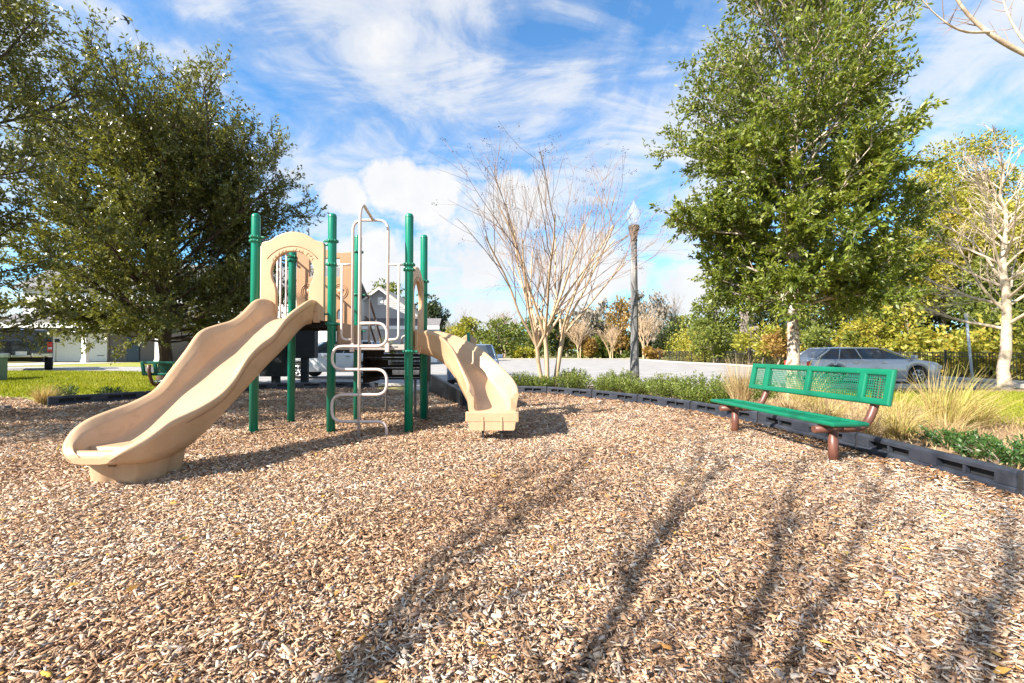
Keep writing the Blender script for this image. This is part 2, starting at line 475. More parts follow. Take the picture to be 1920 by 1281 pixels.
class MB:
    """collects shapes and links them as ONE mesh object"""
    def __init__(self):
        self.v, self.f, self.s = [], [], []

    def add(self, verts, faces, smooth=False):
        b = len(self.v)
        self.v.extend([tuple(x) for x in verts])
        self.f.extend([tuple(b + i for i in f) for f in faces])
        self.s.extend([smooth] * len(faces))
        return self

    def box(self, c, size, rot=None, bev=0.0, taper=None):
        x, y, z = size[0] / 2, size[1] / 2, size[2] / 2
        c = Vector(c)
        if bev <= 0:
            vs = [Vector((sx * x, sy * y, sz * z)) for sz in (-1, 1) for sy in (-1, 1) for sx in (-1, 1)]
            if taper:
                for q in vs:
                    if q.z > 0:
                        q.x *= taper[0]
                        q.y *= taper[1]
            if rot is not None:
                vs = [rot @ q for q in vs]
            return self.add([q + c for q in vs], [(0, 2, 3, 1), (4, 5, 7, 6), (0, 1, 5, 4), (2, 6, 7, 3), (0, 4, 6, 2), (1, 3, 7, 5)])
        bm = bmesh.new()
        bmesh.ops.create_cube(bm, size=1)
        for q in bm.verts:
            q.co = Vector((q.co.x * 2 * x, q.co.y * 2 * y, q.co.z * 2 * z))
            if taper and q.co.z > 0:
                q.co.x *= taper[0]
                q.co.y *= taper[1]
        bmesh.ops.bevel(bm, geom=list(bm.edges), offset=bev, segments=2, affect='EDGES', profile=0.6)
        return self._bm(bm, c, rot)

    def _bm(self, bm, c=Vector(), rot=None, smooth=False):
        bm.verts.ensure_lookup_table()
        vs = [(rot @ q.co if rot is not None else q.co) + Vector(c) for q in bm.verts]
        fs = [tuple(q.index for q in f.verts) for f in bm.faces]
        bm.free()
        return self.add(vs, fs, smooth)

    def tube(self, pts, r, n=8, caps=True, smooth=True):
        pts = [Vector(p) for p in pts]
        k = len(pts)
        rs = r if isinstance(r, (list, tuple)) else [r] * k
        tang = []
        for i in range(k):
            a = pts[max(0, i - 1)]
            b = pts[min(k - 1, i + 1)]
            t = b - a
            tang.append(t.normalized() if t.length > 1e-9 else Vector((0, 0, 1)))
        ref = Vector((0, 0, 1)) if abs(tang[0].z) < 0.9 else Vector((1, 0, 0))
        nrm = (ref - tang[0] * ref.dot(tang[0])).normalized()
        vs = []
        for i in range(k):
            nrm = nrm - tang[i] * nrm.dot(tang[i])
            if nrm.length < 1e-6:
                nrm = tang[i].orthogonal()
            nrm.normalize()
            bi = tang[i].cross(nrm)
            for j in range(n):
                a = 2 * PI * j / n
                vs.append(pts[i] + (nrm * math.cos(a) + bi * math.sin(a)) * rs[i])
        fs = []
        for i in range(k - 1):
            for j in range(n):
                fs.append((i * n + j, i * n + (j + 1) % n, (i + 1) * n + (j + 1) % n, (i + 1) * n + j))
        self.add(vs, fs, smooth)
        if caps:
            b = len(self.v) - k * n
            self.f.append(tuple(b + j for j in reversed(range(n))))
            self.f.append(tuple(b + (k - 1) * n + j for j in range(n)))
            self.s.extend([False, False])
        return self

    def lathe(self, prof, c=(0, 0, 0), n=20, rot=None, smooth=True):
        c = Vector(c)
        vs, fs = [], []
        for r, z in prof:
            for j in range(n):
                a = 2 * PI * j / n
                q = Vector((r * math.cos(a), r * math.sin(a), z))
                vs.append((rot @ q if rot is not None else q) + c)
        for i in range(len(prof) - 1):
            for j in range(n):
                fs.append((i * n + j, i * n + (j + 1) % n, (i + 1) * n + (j + 1) % n, (i + 1) * n + j))
        fs.append(tuple(reversed(range(n))))
        fs.append(tuple((len(prof) - 1) * n + j for j in range(n)))
        return self.add(vs, fs, smooth)

    def loft(self, rings, closed=True, caps=True, smooth=True):
        n = len(rings[0])
        vs = [p for r in rings for p in r]
        fs = []
        for i in range(len(rings) - 1):
            for j in range(n if closed else n - 1):
                fs.append((i * n + j, i * n + (j + 1) % n, (i + 1) * n + (j + 1) % n, (i + 1) * n + j))
        self.add(vs, fs, smooth)
        if caps:
            b = len(self.v) - len(vs)
            self.f.append(tuple(b + j for j in reversed(range(n))))
            self.f.append(tuple(b + (len(rings) - 1) * n + j for j in range(n)))
            self.s.extend([False, False])
        return self

    def prism(self, outer, holes, y0, y1, mapf, bev=0.0):
        """flat outline (u, v) with holes, given thickness y0..y1; mapf(u, w, v) -> point"""
        bm = bmesh.new()
        edges = []
        for loop in [outer] + list(holes):
            vs = [bm.verts.new((u, 0, v)) for u, v in loop]
            for i in range(len(vs)):
                edges.append(bm.edges.new((vs[i], vs[(i + 1) % len(vs)])))
        bmesh.ops.triangle_fill(bm, use_beauty=True, use_dissolve=False, edges=edges, normal=(0, -1, 0))
        bmesh.ops.recalc_face_normals(bm, faces=list(bm.faces))
        fs = list(bm.faces)
        ret = bmesh.ops.extrude_face_region(bm, geom=fs)
        for g in ret['geom']:
            if isinstance(g, bmesh.types.BMVert):
                g.co.y = y1 - y0
        for q in bm.verts:
            q.co.y += y0
        bmesh.ops.recalc_face_normals(bm, faces=list(bm.faces))
        if bev > 0:
            es = [e for e in bm.edges if len(e.link_faces) == 2 and e.calc_face_angle(0) > 1.0 and abs(e.verts[0].co.y - e.verts[1].co.y) < 1e-6]
            try:
                bmesh.ops.bevel(bm, geom=es, offset=bev, segments=2, affect='EDGES', profile=0.5)
            except Exception:
                pass
        for q in bm.verts:
            q.co = Vector(mapf(q.co.x, q.co.y, q.co.z))
        return self._bm(bm)

    def build(self, name, m, parent=None, world=False):
        me = bpy.data.meshes.new(name)
        me.from_pydata(self.v, [], self.f)
        me.polygons.foreach_set('use_smooth', self.s)
        me.update()
        bm = bmesh.new()
        bm.from_mesh(me)
        bmesh.ops.recalc_face_normals(bm, faces=list(bm.faces))
        bm.to_mesh(me)
        bm.free()
        me.materials.append(m)
        o = bpy.data.objects.new(name, me)
        COL.objects.link(o)
        if parent is not None:
            o.parent = parent
            if world:
                o.matrix_parent_inverse = Matrix.Translation(-Vector(parent.location))
        return o


def fast_mesh(name, V, Fq, m, parent=None, tint=None, world=True, smooth=False):
    """numpy quads / tris straight into a mesh"""
    me = bpy.data.meshes.new(name)
    k = Fq.shape[1]
    me.vertices.add(len(V))
    me.vertices.foreach_set('co', np.ascontiguousarray(V, dtype=np.float32).ravel())
    me.loops.add(Fq.size)
    me.loops.foreach_set('vertex_index', np.ascontiguousarray(Fq, dtype=np.int32).ravel())
    me.polygons.add(len(Fq))
    me.polygons.foreach_set('loop_start', np.arange(0, Fq.size, k, dtype=np.int32))
    me.update(calc_edges=True)
    if smooth:
        me.polygons.foreach_set('use_smooth', np.ones(len(Fq), dtype=bool))
    if tint is not None:
        a = me.attributes.new('tint', 'FLOAT', 'FACE')
        a.data.foreach_set('value', np.ascontiguousarray(tint, dtype=np.float32))
    me.materials.append(m)
    o = bpy.data.objects.new(name, me)
    COL.objects.link(o)
    if parent is not None:
        o.parent = parent
        if world:
            o.matrix_parent_inverse = Matrix.Translation(-Vector(parent.location))
    return o


def unit(a):
    return a / np.maximum(np.linalg.norm(a, axis=1, keepdims=True), 1e-9)


def leaves(name, P, D, L, Wd, m, parent, tint, up=0.6, g=rng):
    """one folded rhombic face per leaf"""
    n = len(P)
    D = unit(D)
    ref = g.normal(size=(n, 3))
    ref[:, 2] += up
    S = unit(np.cross(D, ref))
    N = np.cross(S, D)
    L = np.asarray(L).reshape(-1, 1) * np.ones((n, 1))
    Wd = np.asarray(Wd).reshape(-1, 1) * np.ones((n, 1))
    V = np.empty((n, 4, 3))
    V[:, 0] = P
    V[:, 1] = P + D * L * 0.45 + S * Wd * 0.5 + N * Wd * 0.15
    V[:, 2] = P + D * L
    V[:, 3] = P + D * L * 0.45 - S * Wd * 0.5 + N * Wd * 0.15
    Fq = np.arange(n * 4).reshape(n, 4)
    return fast_mesh(name, V.reshape(-1, 3), Fq, m, parent, tint)


def fillet(pts, r, n=6):
    pts = [Vector(p) for p in pts]
    out = [pts[0]]
    for i in range(1, len(pts) - 1):
        a, b, c = pts[i - 1], pts[i], pts[i + 1]
        d1, d2 = (a - b), (c - b)
        rr = min(r, d1.length * 0.499, d2.length * 0.499)
        p1 = b + d1.normalized() * rr
        p2 = b + d2.normalized() * rr
        for k in range(n + 1):
            t = k / n
            out.append(p1 * (1 - t) ** 2 + b * 2 * t * (1 - t) + p2 * t * t)
    out.append(pts[-1])
    return out


def smoothstep(a, b, x):
    t = np.clip((np.asarray(x, dtype=float) - a) / (b - a), 0, 1)
    return t * t * (3 - 2 * t)


def H(x, y):
    """height of the land: flat, rising a little towards the street on the left"""
    return 0.36 * smoothstep(-11.0, -16.5, x) * smoothstep(11.5, 19.5, y) + 0.10 * smoothstep(4.45, 5.2, x) * smoothstep(15.2, 13.6, y) \
        + 0.12 * smoothstep(45, 75, y)


def inside(poly, X, Y):
    c = np.zeros(X.shape, dtype=bool)
    n = len(poly)
    j = n - 1
    for i in range(n):
        xi, yi = poly[i]
        xj, yj = poly[j]
        cond = ((yi > Y) != (yj > Y)) & (X < (xj - xi) * (Y - yi) / (yj - yi + 1e-12) + xi)
        c ^= cond
        j = i
    return c


def sheet(name, poly, off, m, step=0.5, parent=None, kind='structure', label=None):
    """a ground sheet following H(x, y) + off, cut to an outline"""
    bm = bmesh.new()
    vs = [bm.verts.new((x, y, 0)) for x, y in poly]
    bm.faces.new(vs)
    xs = [p[0] for p in poly]
    ys = [p[1] for p in poly]
    x = min(xs) + step
    while x < max(xs):
        bmesh.ops.bisect_plane(bm, geom=list(bm.verts) + list(bm.edges) + list(bm.faces), plane_co=(x, 0, 0), plane_no=(1, 0, 0))
        x += step
    y = min(ys) + step
    while y < max(ys):
        bmesh.ops.bisect_plane(bm, geom=list(bm.verts) + list(bm.edges) + list(bm.faces), plane_co=(0, y, 0), plane_no=(0, 1, 0))
        y += step
    for q in bm.verts:
        q.co.z = float(H(q.co.x, q.co.y)) + off
    bmesh.ops.recalc_face_normals(bm, faces=list(bm.faces))
    for f in bm.faces:
        if f.normal.z < 0:
            f.normal_flip()
        f.smooth = True
    me = bpy.data.meshes.new(name)
    bm.to_mesh(me)
    bm.free()
    me.materials.append(m)
    o = bpy.data.objects.new(name, me)
    COL.objects.link(o)
    tag(o, label, None, None, kind)
    return o


# ------------------------------------------------------------------ the setting: ground, lot, beds
BORDER = [(4.75, 0.2), (4.55, 2.05), (4.36, 3.90), (4.36, 5.75), (4.20, 7.75), (3.70, 9.40), (3.00, 10.80), (2.15, 12.10), (1.04, 13.20), (-0.50, 13.75), (-1.15, 13.9)]
BORDER_L = [(-4.45, 15.1), (-6.2, 15.35), (-7.7, 14.7), (-8.6, 13.25), (-9.35, 11.75), (-10.4, 10.3)]
MULCH = [(-16, -7), (5.2, -7)] + BORDER + [(-2.6, 14.05), (-3.4, 14.3)] + BORDER_L + [(-13.0, 12.2), (-19, 12.0)]

gx, gy = [], []
bm = bmesh.new()
cs = [-260, -160, -90, -50, -30, -22] + [-20 + 0.75 * i for i in range(0, 47)] + [16, 18, 22, 30, 50, 90, 160, 260]
rs_ = [-60, -30, -15, -8] + [-4 + 0.75 * i for i in range(0, 36)] + [24, 30, 36, 42, 48, 54, 60, 66, 72, 80, 110, 180, 420]
vv = [[bm.verts.new((x, y, float(H(x, y)) - 0.03)) for x in cs] for y in rs_]
for i in range(len(rs_) - 1):
    for j in range(len(cs) - 1):
        f = bm.faces.new((vv[i][j], vv[i][j + 1], vv[i + 1][j + 1], vv[i + 1][j]))
        f.smooth = True
me = bpy.data.meshes.new('ground')
bm.to_mesh(me)
bm.free()
me.materials.append(M['ground'])
ground = bpy.data.objects.new('ground', me)
COL.objects.link(ground)
tag(ground, kind='structure')

sheet('mulch', MULCH, -0.004, M['mulch'], step=1.0)
LOT = [(-13.0, 17.0), (-7.5, 16.4), (-3.6, 16.0), (-3.4, 14.35), (-2.2, 14.2), (-0.9, 14.3), (-0.5, 15.3), (3.0, 16.2), (9.0, 15.6), (30.0, 15.3), (18.6, 17.5), (18.4, 52), (9, 66), (-8, 66), (-14, 40), (-30, 38), (-34, 30), (-22, 23.5)]
LOT = [(-10.0, 17.3), (-7.5, 16.6), (-3.6, 16.2), (-3.5, 14.36), (-2.2, 14.22), (-0.9, 14.35), (-0.4, 15.4), (3.0, 16.4), (9.0, 15.6), (18.2, 15.4), (18.4, 40), (17.2, 46), (17.0, 62), (-9, 62), (-13.5, 40), (-14.0, 24)]
sheet('parking_lot', LOT, -0.012, M['asphalt'], step=3.0)
sheet('lawn', [(-30, 12.1), (-13.0, 12.3), (-10.6, 10.6), (-9.4, 12.2), (-8.7, 13.6), (-7.8, 15.0), (-7.9, 16.4), (-10.4, 17.2), (-14.2, 19.6), (-31, 19.9)], -0.014, M['lawn'], step=0.8)
sheet('street', [(-40, 20.1), (-14.6, 19.8), (-14.1, 23.8), (-14.3, 26.2), (-40, 26.4)], -0.016, M['asphalt'], step=2.0)
sheet('driveway', [(-34.5, 26.5), (-30.2, 26.5), (-29.4, 35.6), (-36.5, 35.6)], -0.010, M['concrete'], step=2.0)
sheet('front_lawn', [(-29.9, 26.5), (-14.4, 26.5), (-13.8, 34), (-26, 35.4), (-29.2, 35.4)], -0.018, M['lawn'], step=2.0)
sheet('planting_bed', [(5.2, -7), (8.4, -7), (8.6, 5.0), (8.2, 9.5), (8.3, 13.0), (6.0, 15.0), (3.0, 15.9), (0.1, 15.2), (-0.5, 14.0)] + [(x + 0.1, y + 0.05) for x, y in reversed(BORDER[:-2])], -0.008, M['soil'], step=0.6)
sheet('verge_lawn', [(8.45, -7), (30, -7), (30, 12.6), (15.0, 12.7), (8.4, 13.1), (8.3, 9.5), (8.7, 5.0)], -0.006, M['lawn'], step=1.0)
sheet('leaf_litter_strip', [(8.4, 13.15), (15.0, 12.75), (30, 12.65), (30, 14.8), (18.2, 14.85), (9.0, 15.1), (6.2, 15.2)], -0.007, M['soil'], step=1.0)
sheet('far_verge', [(-9, 62.6), (17.6, 62.6), (17.6, 66), (-30, 66)], -0.01, M['lawn'], step=4.0)


def kerb(name, pts, w=0.16, h=0.13, z=0.0):
    mb = MB()
    for a, b in zip(pts[:-1], pts[1:]):
        a, b = Vector((a[0], a[1], 0)), Vector((b[0], b[1], 0))
        d = b - a
        ang = math.atan2(d.y, d.x)
        c = (a + b) / 2
        mb.box((c.x, c.y, z + h / 2 + float(H(c.x, c.y)) * 0.4), (d.length - 0.012, w, h), Matrix.Rotation(ang, 3, 'Z'), bev=0.02)
    o = mb.build(name, M['concrete'])
    return tag(o, kind='structure')


kerb('kerb', [(18.9, 15.25), (14.5, 15.32), (10.0, 15.42), (6.6, 15.75), (3.4, 16.3), (1.4, 16.1)], h=0.15)
kerb('far_kerb', [(-9, 62.2), (0, 62.2), (9, 62.2), (17.2, 62.2)], h=0.14, w=0.3, z=0.05)
kerb('fence_side_kerb', [(18.65, 15.5), (18.65, 24), (18.65, 32), (18.65, 40), (17.5, 46), (17.3, 54), (17.3, 62)], w=0.5, h=0.14)
kerb('street_kerb', [(-30, 20.05), (-22, 20.0), (-14.4, 19.75), (-10.4, 17.35), (-7.6, 16.55), (-3.6, 16.25)], w=0.15, h=0.1)
mb = MB()
for i, x in enumerate((-6, -3.2, -0.4, 2.4, 5.2, 8.0)):
    mb.box((x, 59.2, 0.07), (0.12, 5.2, 0.006))
for i, y in enumerate((19.4, 22.1, 24.8, 27.5, 30.2, 32.9)):
    mb.box((15.8, y + 0.6, -0.004), (5.0, 0.11, 0.006))
tag(mb.build('parking_lines', M['paint_line']), kind='structure')

# ------------------------------------------------------------------ bark chips over the play area


def chips(name, n_by_zone):
    Ps, Ls, Ws = [], [], []
    for (d0, d1, dens, l0, l1) in n_by_zone:
        wx = 1.35 * d1 + 1.5
        n = int(dens * (2 * wx) * (d1 - d0))
        x = rng.uniform(-wx, wx, n)
        y = rng.uniform(d0, d1, n)
        k = (np.abs(x) < 1.32 * y + 1.5) & inside(MULCH, x, y) & (inside([(p[0] - 0.03, p[1] - 0.02) for p in MULCH], x, y) | (x < 0))
        x, y = x[k], y[k]
        Ps.append(np.stack([x, y], 1))
        Ls.append(rng.gamma(3.0, (l0 + l1) / 6.0, len(x)).clip(l0 * 0.5, l1 * 2.2))
    P = np.concatenate(Ps)
    L = np.concatenate(Ls)
    n = len(P)
    Wd = np.where(rng.uniform(size=n) < 0.6, L * rng.uniform(0.10, 0.26, n), np.minimum(L * rng.uniform(0.3, 0.7, n), 0.020))
    T = np.minimum(L * rng.uniform(0.05, 0.15, n), 0.006)
    edge = np.zeros(n)
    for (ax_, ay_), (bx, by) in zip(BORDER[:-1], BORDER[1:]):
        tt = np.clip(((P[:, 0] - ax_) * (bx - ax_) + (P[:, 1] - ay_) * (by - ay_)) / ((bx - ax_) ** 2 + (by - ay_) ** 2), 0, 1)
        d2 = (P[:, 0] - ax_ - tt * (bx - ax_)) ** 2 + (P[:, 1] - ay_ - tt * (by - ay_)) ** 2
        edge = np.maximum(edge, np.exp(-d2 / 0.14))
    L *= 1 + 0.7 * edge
    Wd *= 1 + 0.9 * edge
    yaw = rng.uniform(0, 2 * PI, n)
    pit = rng.normal(0, 0.30, n)
    rol = rng.normal(0, 0.45, n)
    # long low waves and small dents in the layer
    lowz = 0.018 * np.sin(P[:, 0] * 1.7 + 1.1 * np.sin(P[:, 1] * 1.3)) * np.cos(P[:, 1] * 1.45 + 0.7) + 0.010 * np.sin(P[:, 0] * 5.1 + P[:, 1] * 3.7)
    z = 0.008 + lowz + rng.uniform(0, 0.032, n)
    cy, sy = np.cos(yaw), np.sin(yaw)
    ax = np.stack([cy * np.cos(pit), sy * np.cos(pit), np.sin(pit)], 1)
    up0 = np.stack([-np.sin(pit) * cy, -np.sin(pit) * sy, np.cos(pit)], 1)
    sd_ = np.cross(up0, ax)
    side = sd_ * np.cos(rol)[:, None] + up0 * np.sin(rol)[:, None]
    nrm = np.cross(ax, side)
    C = np.stack([P[:, 0], P[:, 1], z], 1)
    V = np.empty((n, 8, 3))
    k = 0
    bend = rng.normal(0, 0.05, n)
    for sz in (-1, 1):
        for (sx, sy_) in ((-1, -1), (1, -1), (1, 1), (-1, 1)):
            jl = rng.uniform(0.60, 1.10, n) * sx * L / 2
            jw = rng.uniform(0.15, 1.2, n) * sy_ * Wd / 2 * (0.9 if sz > 0 else 1)
            jt = sz * T / 2 * rng.uniform(0.6, 1.2, n) + bend * L
            V[:, k] = C + ax * jl[:, None] + side * jw[:, None] + nrm * jt[:, None]
            k += 1
    Fq = np.array([(4, 5, 6, 7), (0, 1, 5, 4), (1, 2, 6, 5), (2, 3, 7, 6), (3, 0, 4, 7)])
    Fa = (np.arange(n)[:, None, None] * 8 + Fq[None]).reshape(-1, 4)
    # colour of each chip: patches of fresher, browner or greyer bark
    patch = 0.5 + 0.30 * np.sin(P[:, 0] * 0.9 + 1.3) * np.cos(P[:, 1] * 0.8) + 0.22 * np.sin(P[:, 0] * 2.3 - P[:, 1] * 1.9)
    t = np.clip(rng.beta(2.0, 1.12, n) * 0.80 + (patch - 0.5) * 0.26, 0.0, 0.80)
    grey = rng.uniform(size=n) < (0.10 + 0.16 * smoothstep(-1.5, 3.5, P[:, 0]))
    t[grey] = rng.uniform(0.80, 0.90, grey.sum())
    br = rng.uniform(size=n) < 0.028 + 0.30 * edge
    t[br] = rng.uniform(0.90, 0.965, br.sum())
    lf = rng.uniform(size=n) < 0.0012
    t[lf] = rng.uniform(0.965, 1.0, lf.sum())
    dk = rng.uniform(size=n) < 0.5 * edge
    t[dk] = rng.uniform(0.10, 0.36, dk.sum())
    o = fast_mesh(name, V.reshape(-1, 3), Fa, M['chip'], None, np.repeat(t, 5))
    return tag(o, 'loose bark chips covering the play area', 'bark chips', None, 'stuff')


chips('bark_chips', [(0.9, 3.0, 9500, 0.013, 0.034), (3.0, 4.6, 6000, 0.014, 0.036), (4.6, 7.2, 2600, 0.020, 0.044), (7.2, 10.5, 1100, 0.030, 0.058), (10.5, 15.5, 420, 0.044, 0.080)])

# fallen leaves: a few big dry ones
n = 160
lx = rng.uniform(-6, 5, n * 3)
ly = rng.uniform(1.2, 11, n * 3)
k = inside(MULCH, lx, ly)
lx, ly = lx[k], ly[k]
P = np.stack([lx, ly, np.full(len(lx), 0.042)], 1)
D = rng.normal(size=P.shape)
D[:, 2] = np.abs(D[:, 2]) * 0.2
o = leaves('fallen_leaves', P, D, rng.uniform(0.035, 0.075, len(P)), rng.uniform(0.02, 0.035, len(P)),
           leaf_mat('dry_leaf', [(0, (0.42, 0.20, 0.05)), (0.5, (0.55, 0.33, 0.07)), (0.9, (0.62, 0.45, 0.10)), (1, (0.22, 0.30, 0.05))], trans=0.15), None, rng.uniform(size=len(P)), up=3.0)
tag(o, 'yellow and orange fallen leaves strewn on the bark chips', 'fallen leaves', None, 'stuff')


# ------------------------------------------------------------------ plastic border timbers
def border_timber(a, b, label, group='black plastic border timbers'):
    a, b = Vector((a[0], a[1], 0)), Vector((b[0], b[1], 0))
    d = b - a
    L = d.length - 0.045
    root = thing('border_timber', label, 'border timber', (a.x, a.y, 0), math.atan2(d.y, d.x), group)
    h, w = 0.225, 0.10
    mb = MB()
    # rounded top rail, base rail, uprights; local +y is the planted side
    sec = [(-w / 2, 0.168), (-w / 2, h - 0.022), (-w / 2 + 0.02, h), (w / 2 - 0.02, h), (w / 2, h - 0.022), (w / 2, 0.168)]
    mb.loft([[Vector((x, y, z)) for y, z in sec] for x in (0.0, L * 0.5, L)], smooth=False)
    sec = [(-w / 2 - 0.012, -0.05), (-w / 2 - 0.012, 0.062), (-w / 2 + 0.022, 0.088), (w / 2, 0.088), (w / 2, -0.05)]
    mb.loft([[Vector((x, y, z)) for y, z in sec] for x in (0.0, L * 0.5, L)], smooth=False)
    for x0, x1 in ((0, 0.10), (0.41, 0.59), (0.90, 1.0)):
        mb.box(((x0 + x1) / 2 * L, 0.0, 0.128), ((x1 - x0) * L, w - 0.004, 0.09))
    for x in (0.255, 0.745):
        mb.box((x * L, -0.022, 0.128), (0.03, 0.04, 0.09))
    body = mb.build('rail', M['timber'], root)
    for x in (0.255, 0.745):
        mb = MB()
        mb.box((x * L, 0.034, 0.128), (0.305 * L, 0.024, 0.078))
        mb.build('slot_back', M['recess'], root)
    mb = MB()
    # tongue that dovetails into the next timber
    mb.prism([(L - 0.02, 0.0), (L + 0.07, 0.02), (L + 0.10, 0.20), (L - 0.02, 0.20)], [], -0.03, 0.03, lambda u, y, v: (u, y, v))
    mb.build('joint_tongue', M['recess'], root)
    return root


labs = ['black border timber at the right edge of the picture in front of the bed',
        'second black border timber at the right edge, beyond the first',
        'long slotted black border timber in front of the dark ground cover, right of the bench',
        'slotted black border timber directly behind the near leg of the green bench',
        'slotted black border timber behind the far leg of the green bench',
        'slotted black border timber just beyond the far end of the green bench seat',
        'slotted black border timber in front of the shrubs between lamp post and bench',
        'slotted black border timber directly in front of the lamp post',
        'slotted black border timber in front of the bare tree trunks',
        'short black border timber half hidden behind the end of the curved slide']
for i in range(len(BORDER) - 1):
    border_timber(BORDER[i + 1], BORDER[i], labs[i])
labs = ['dark border timber beside the entry gap, seen under the lower deck',
        'dark border timber in front of the white car, seen between the posts',
        'dark border timber behind the foot of the large slide',
        'shaded black border timber in front of the far green bench',
        'shaded black border timber with a free end, left of the large slide']
for i in range(len(BORDER_L) - 1):
    border_timber(BORDER_L[i + 1], BORDER_L[i], labs[i])
mb = MB()
mb.box((0, 0, 0.03), (2.2, 0.14, 0.10), bev=0.015)
o = mb.build('landscape_timber', M['grey_wood'])
o.location = (-11.9, 9.75, 0)
o.rotation_euler = (0, 0, R(6))
tag(o, 'weathered grey timber half buried in bark at the left edge', 'timber')

# access ramp of black plastic leading down over the border
root = thing('access_ramp', 'black plastic access ramp sloping down into the bark behind the curved slide', 'ramp', (-1.85, 12.0, 0))
RP0, RU, RN = Vector((-2.46, 13.85, 0)), Vector((0.352, -0.936, 0)), Vector((0.936, 0.352, 0))


def ramp_pt(a, w_, z):
    return RP0 + RU * a + RN * w_ + Vector((0, 0, z))


mb = MB()
mb.loft([[ramp_pt(0.1, w_, 0), ramp_pt(0.1, w_, 0.24), ramp_pt(3.7, w_, 0.05), ramp_pt(3.85, w_, 0)] for w_ in (0.05, 1.05)], smooth=False)
mb.build('ramp_deck', M['recess'], root, True)
for w0_ in (0.0, 1.10):
    mb = MB()
    mb.loft([[ramp_pt(-0.05, w0_ + q, 0), ramp_pt(-0.05, w0_ + q, 0.54), ramp_pt(0.3, w0_ + q, 0.54), ramp_pt(3.8, w0_ + q, 0.36), ramp_pt(4.02, w0_ + q, 0.28), ramp_pt(4.08, w0_ + q, 0)] for q in (-0.05, 0.05)], smooth=False)
    mb.build('side_rail', M['black'], root, True)

# ------------------------------------------------------------------ the play structure (one bolted thing)
PS = thing('play_structure', 'green posted play structure with tan slides, arch panels and beige climber', 'play structure', (-2.75, 7.6, 0))
YF, YB = 7.0, 8.18
PA, PB, PE = (-3.93, YF), (-2.755, YF), (-1.575, YF)
PC, PD, PF = (-3.93, YB), (-2.755, YB), (-1.575, YB)
D1, D2 = 1.71, 1.355            # deck heights
PR = 0.0635


def post(xy, top, clamps):
    x, y = xy
    mb = MB()
    mb.lathe([(PR, -0.05), (PR, top - 0.055), (PR * 0.93, top - 0.030), (PR * 0.74, top - 0.012), (PR * 0.40, top - 0.002), (0.004, top)], (x, y, 0), 24)
    p = mb.build('post', M['post_green'], PS, True)
    for z, ang in clamps:
        mb = MB()
        mb.lathe([(PR + 0.001, z - 0.026), (PR + 0.018, z - 0.020), (PR + 0.020, z), (PR + 0.018, z + 0.020), (PR + 0.001, z + 0.026)], (x, y, 0), 24)
        for a in range(0, 360, 60):
            mb.lathe([(0.010, -0.018), (0.010, 0.018)], (x + (PR + 0.019) * math.cos(R(a + 20)), y + (PR + 0.019) * math.sin(R(a + 20)), z), 8)
        dx, dy = math.cos(R(ang)), math.sin(R(ang))
        mb.box((x + dx * (PR + 0.035), y + dy * (PR + 0.035), z), (0.075, 0.036, 0.030), Matrix.Rotation(R(ang), 3, 'Z'), bev=0.008)
        mb.build('clamp', M['clamp_green'], p)
    # cap seam
    mb = MB()
    mb.lathe([(PR + 0.002, top - 0.066), (PR + 0.002, top - 0.060)], (x, y, 0), 24)
    mb.build('post_cap_seam', M['clamp_green'], p)
    return p


post(PA, 3.36, [(2.99, 0), (2.93, 90), (1.62, 0)])
post(PB, 3.36, [(2.93, 180), (2.57, 0), (1.66, 0)])
post(PE, 3.36, [(2.57, 180), (2.49, 90), (1.24, 0)])
post(PC, 3.34, [(2.93, 0), (2.86, 270), (1.62, 0)])
post(PD, 3.33, [(3.02, 180), (2.25, 0), (1.60, 0)])
post(PF, 3.33, [(2.49, 270), (2.25, 180), (1.24, 0)])

# decks: perforated panels with a lip
for (x0, x1, z, nm) in ((PA[0], PB[0], D1, 1), (PB[0], PE[0], D2, 2)):
    mb = MB()
    cx = (x0 + x1) / 2
    w = x1 - x0 - 0.13
    mb.box((cx, (YF + YB) / 2, z - 0.01), (w, YB - YF - 0.10, 0.02))
    for yy in (YF + 0.03, YB - 0.03):
        mb.box((cx, yy, z - 0.062), (w, 0.03, 0.086))
    for xx in (x0 + 0.10, x1 - 0.10):
        mb.box((xx, (YF + YB) / 2, z - 0.062), (0.03, YB - YF - 0.14, 0.080))
    for xx in (-0.25, 0.0, 0.25):
        mb.box((cx + xx, (YF + YB) / 2, z - 0.045), (0.03, YB - YF - 0.16, 0.048))
    dk = mb.build('deck', M['deck'], PS, True)
    if nm == 2:
        mb = MB()
        mb.box((cx, YF - 0.012, z - 0.05), (w + 0.02, 0.05, 0.085), bev=0.012)
        e = mb.build('deck_edge', M['deck_edge'], dk)
        for k in range(9):
            mb = MB()
            mb.box((cx - w / 2 + 0.12 + k * (w - 0.24) / 8, YF - 0.038, z - 0.045), (0.055, 0.006, 0.014))
            mb.build('edge_slot', M['recess'], e)


# arched doorway panels
def arch_outline(w, h, sh):
    """outline in (u, v): v from the deck"""
    o = [(-w / 2, 0), (w / 2, 0), (w / 2, sh - 0.06)]
    o += [(w / 2 - 0.015, sh - 0.015), (w / 2 - 0.05, sh)]
    o += [(w / 2 - 0.11, sh + 0.012)]
    for k in range(0, 15):
        a = -1 + 2 * k / 14
        u = -a * (w / 2 - 0.15)
        o.append((u, sh + 0.03 + (h - sh - 0.03) * (1 - abs(a) ** 2.0)))
    o += [(-w / 2 + 0.11, sh + 0.012), (-w / 2 + 0.05, sh), (-w / 2 + 0.015, sh - 0.015), (-w / 2, sh - 0.06)]
    return o


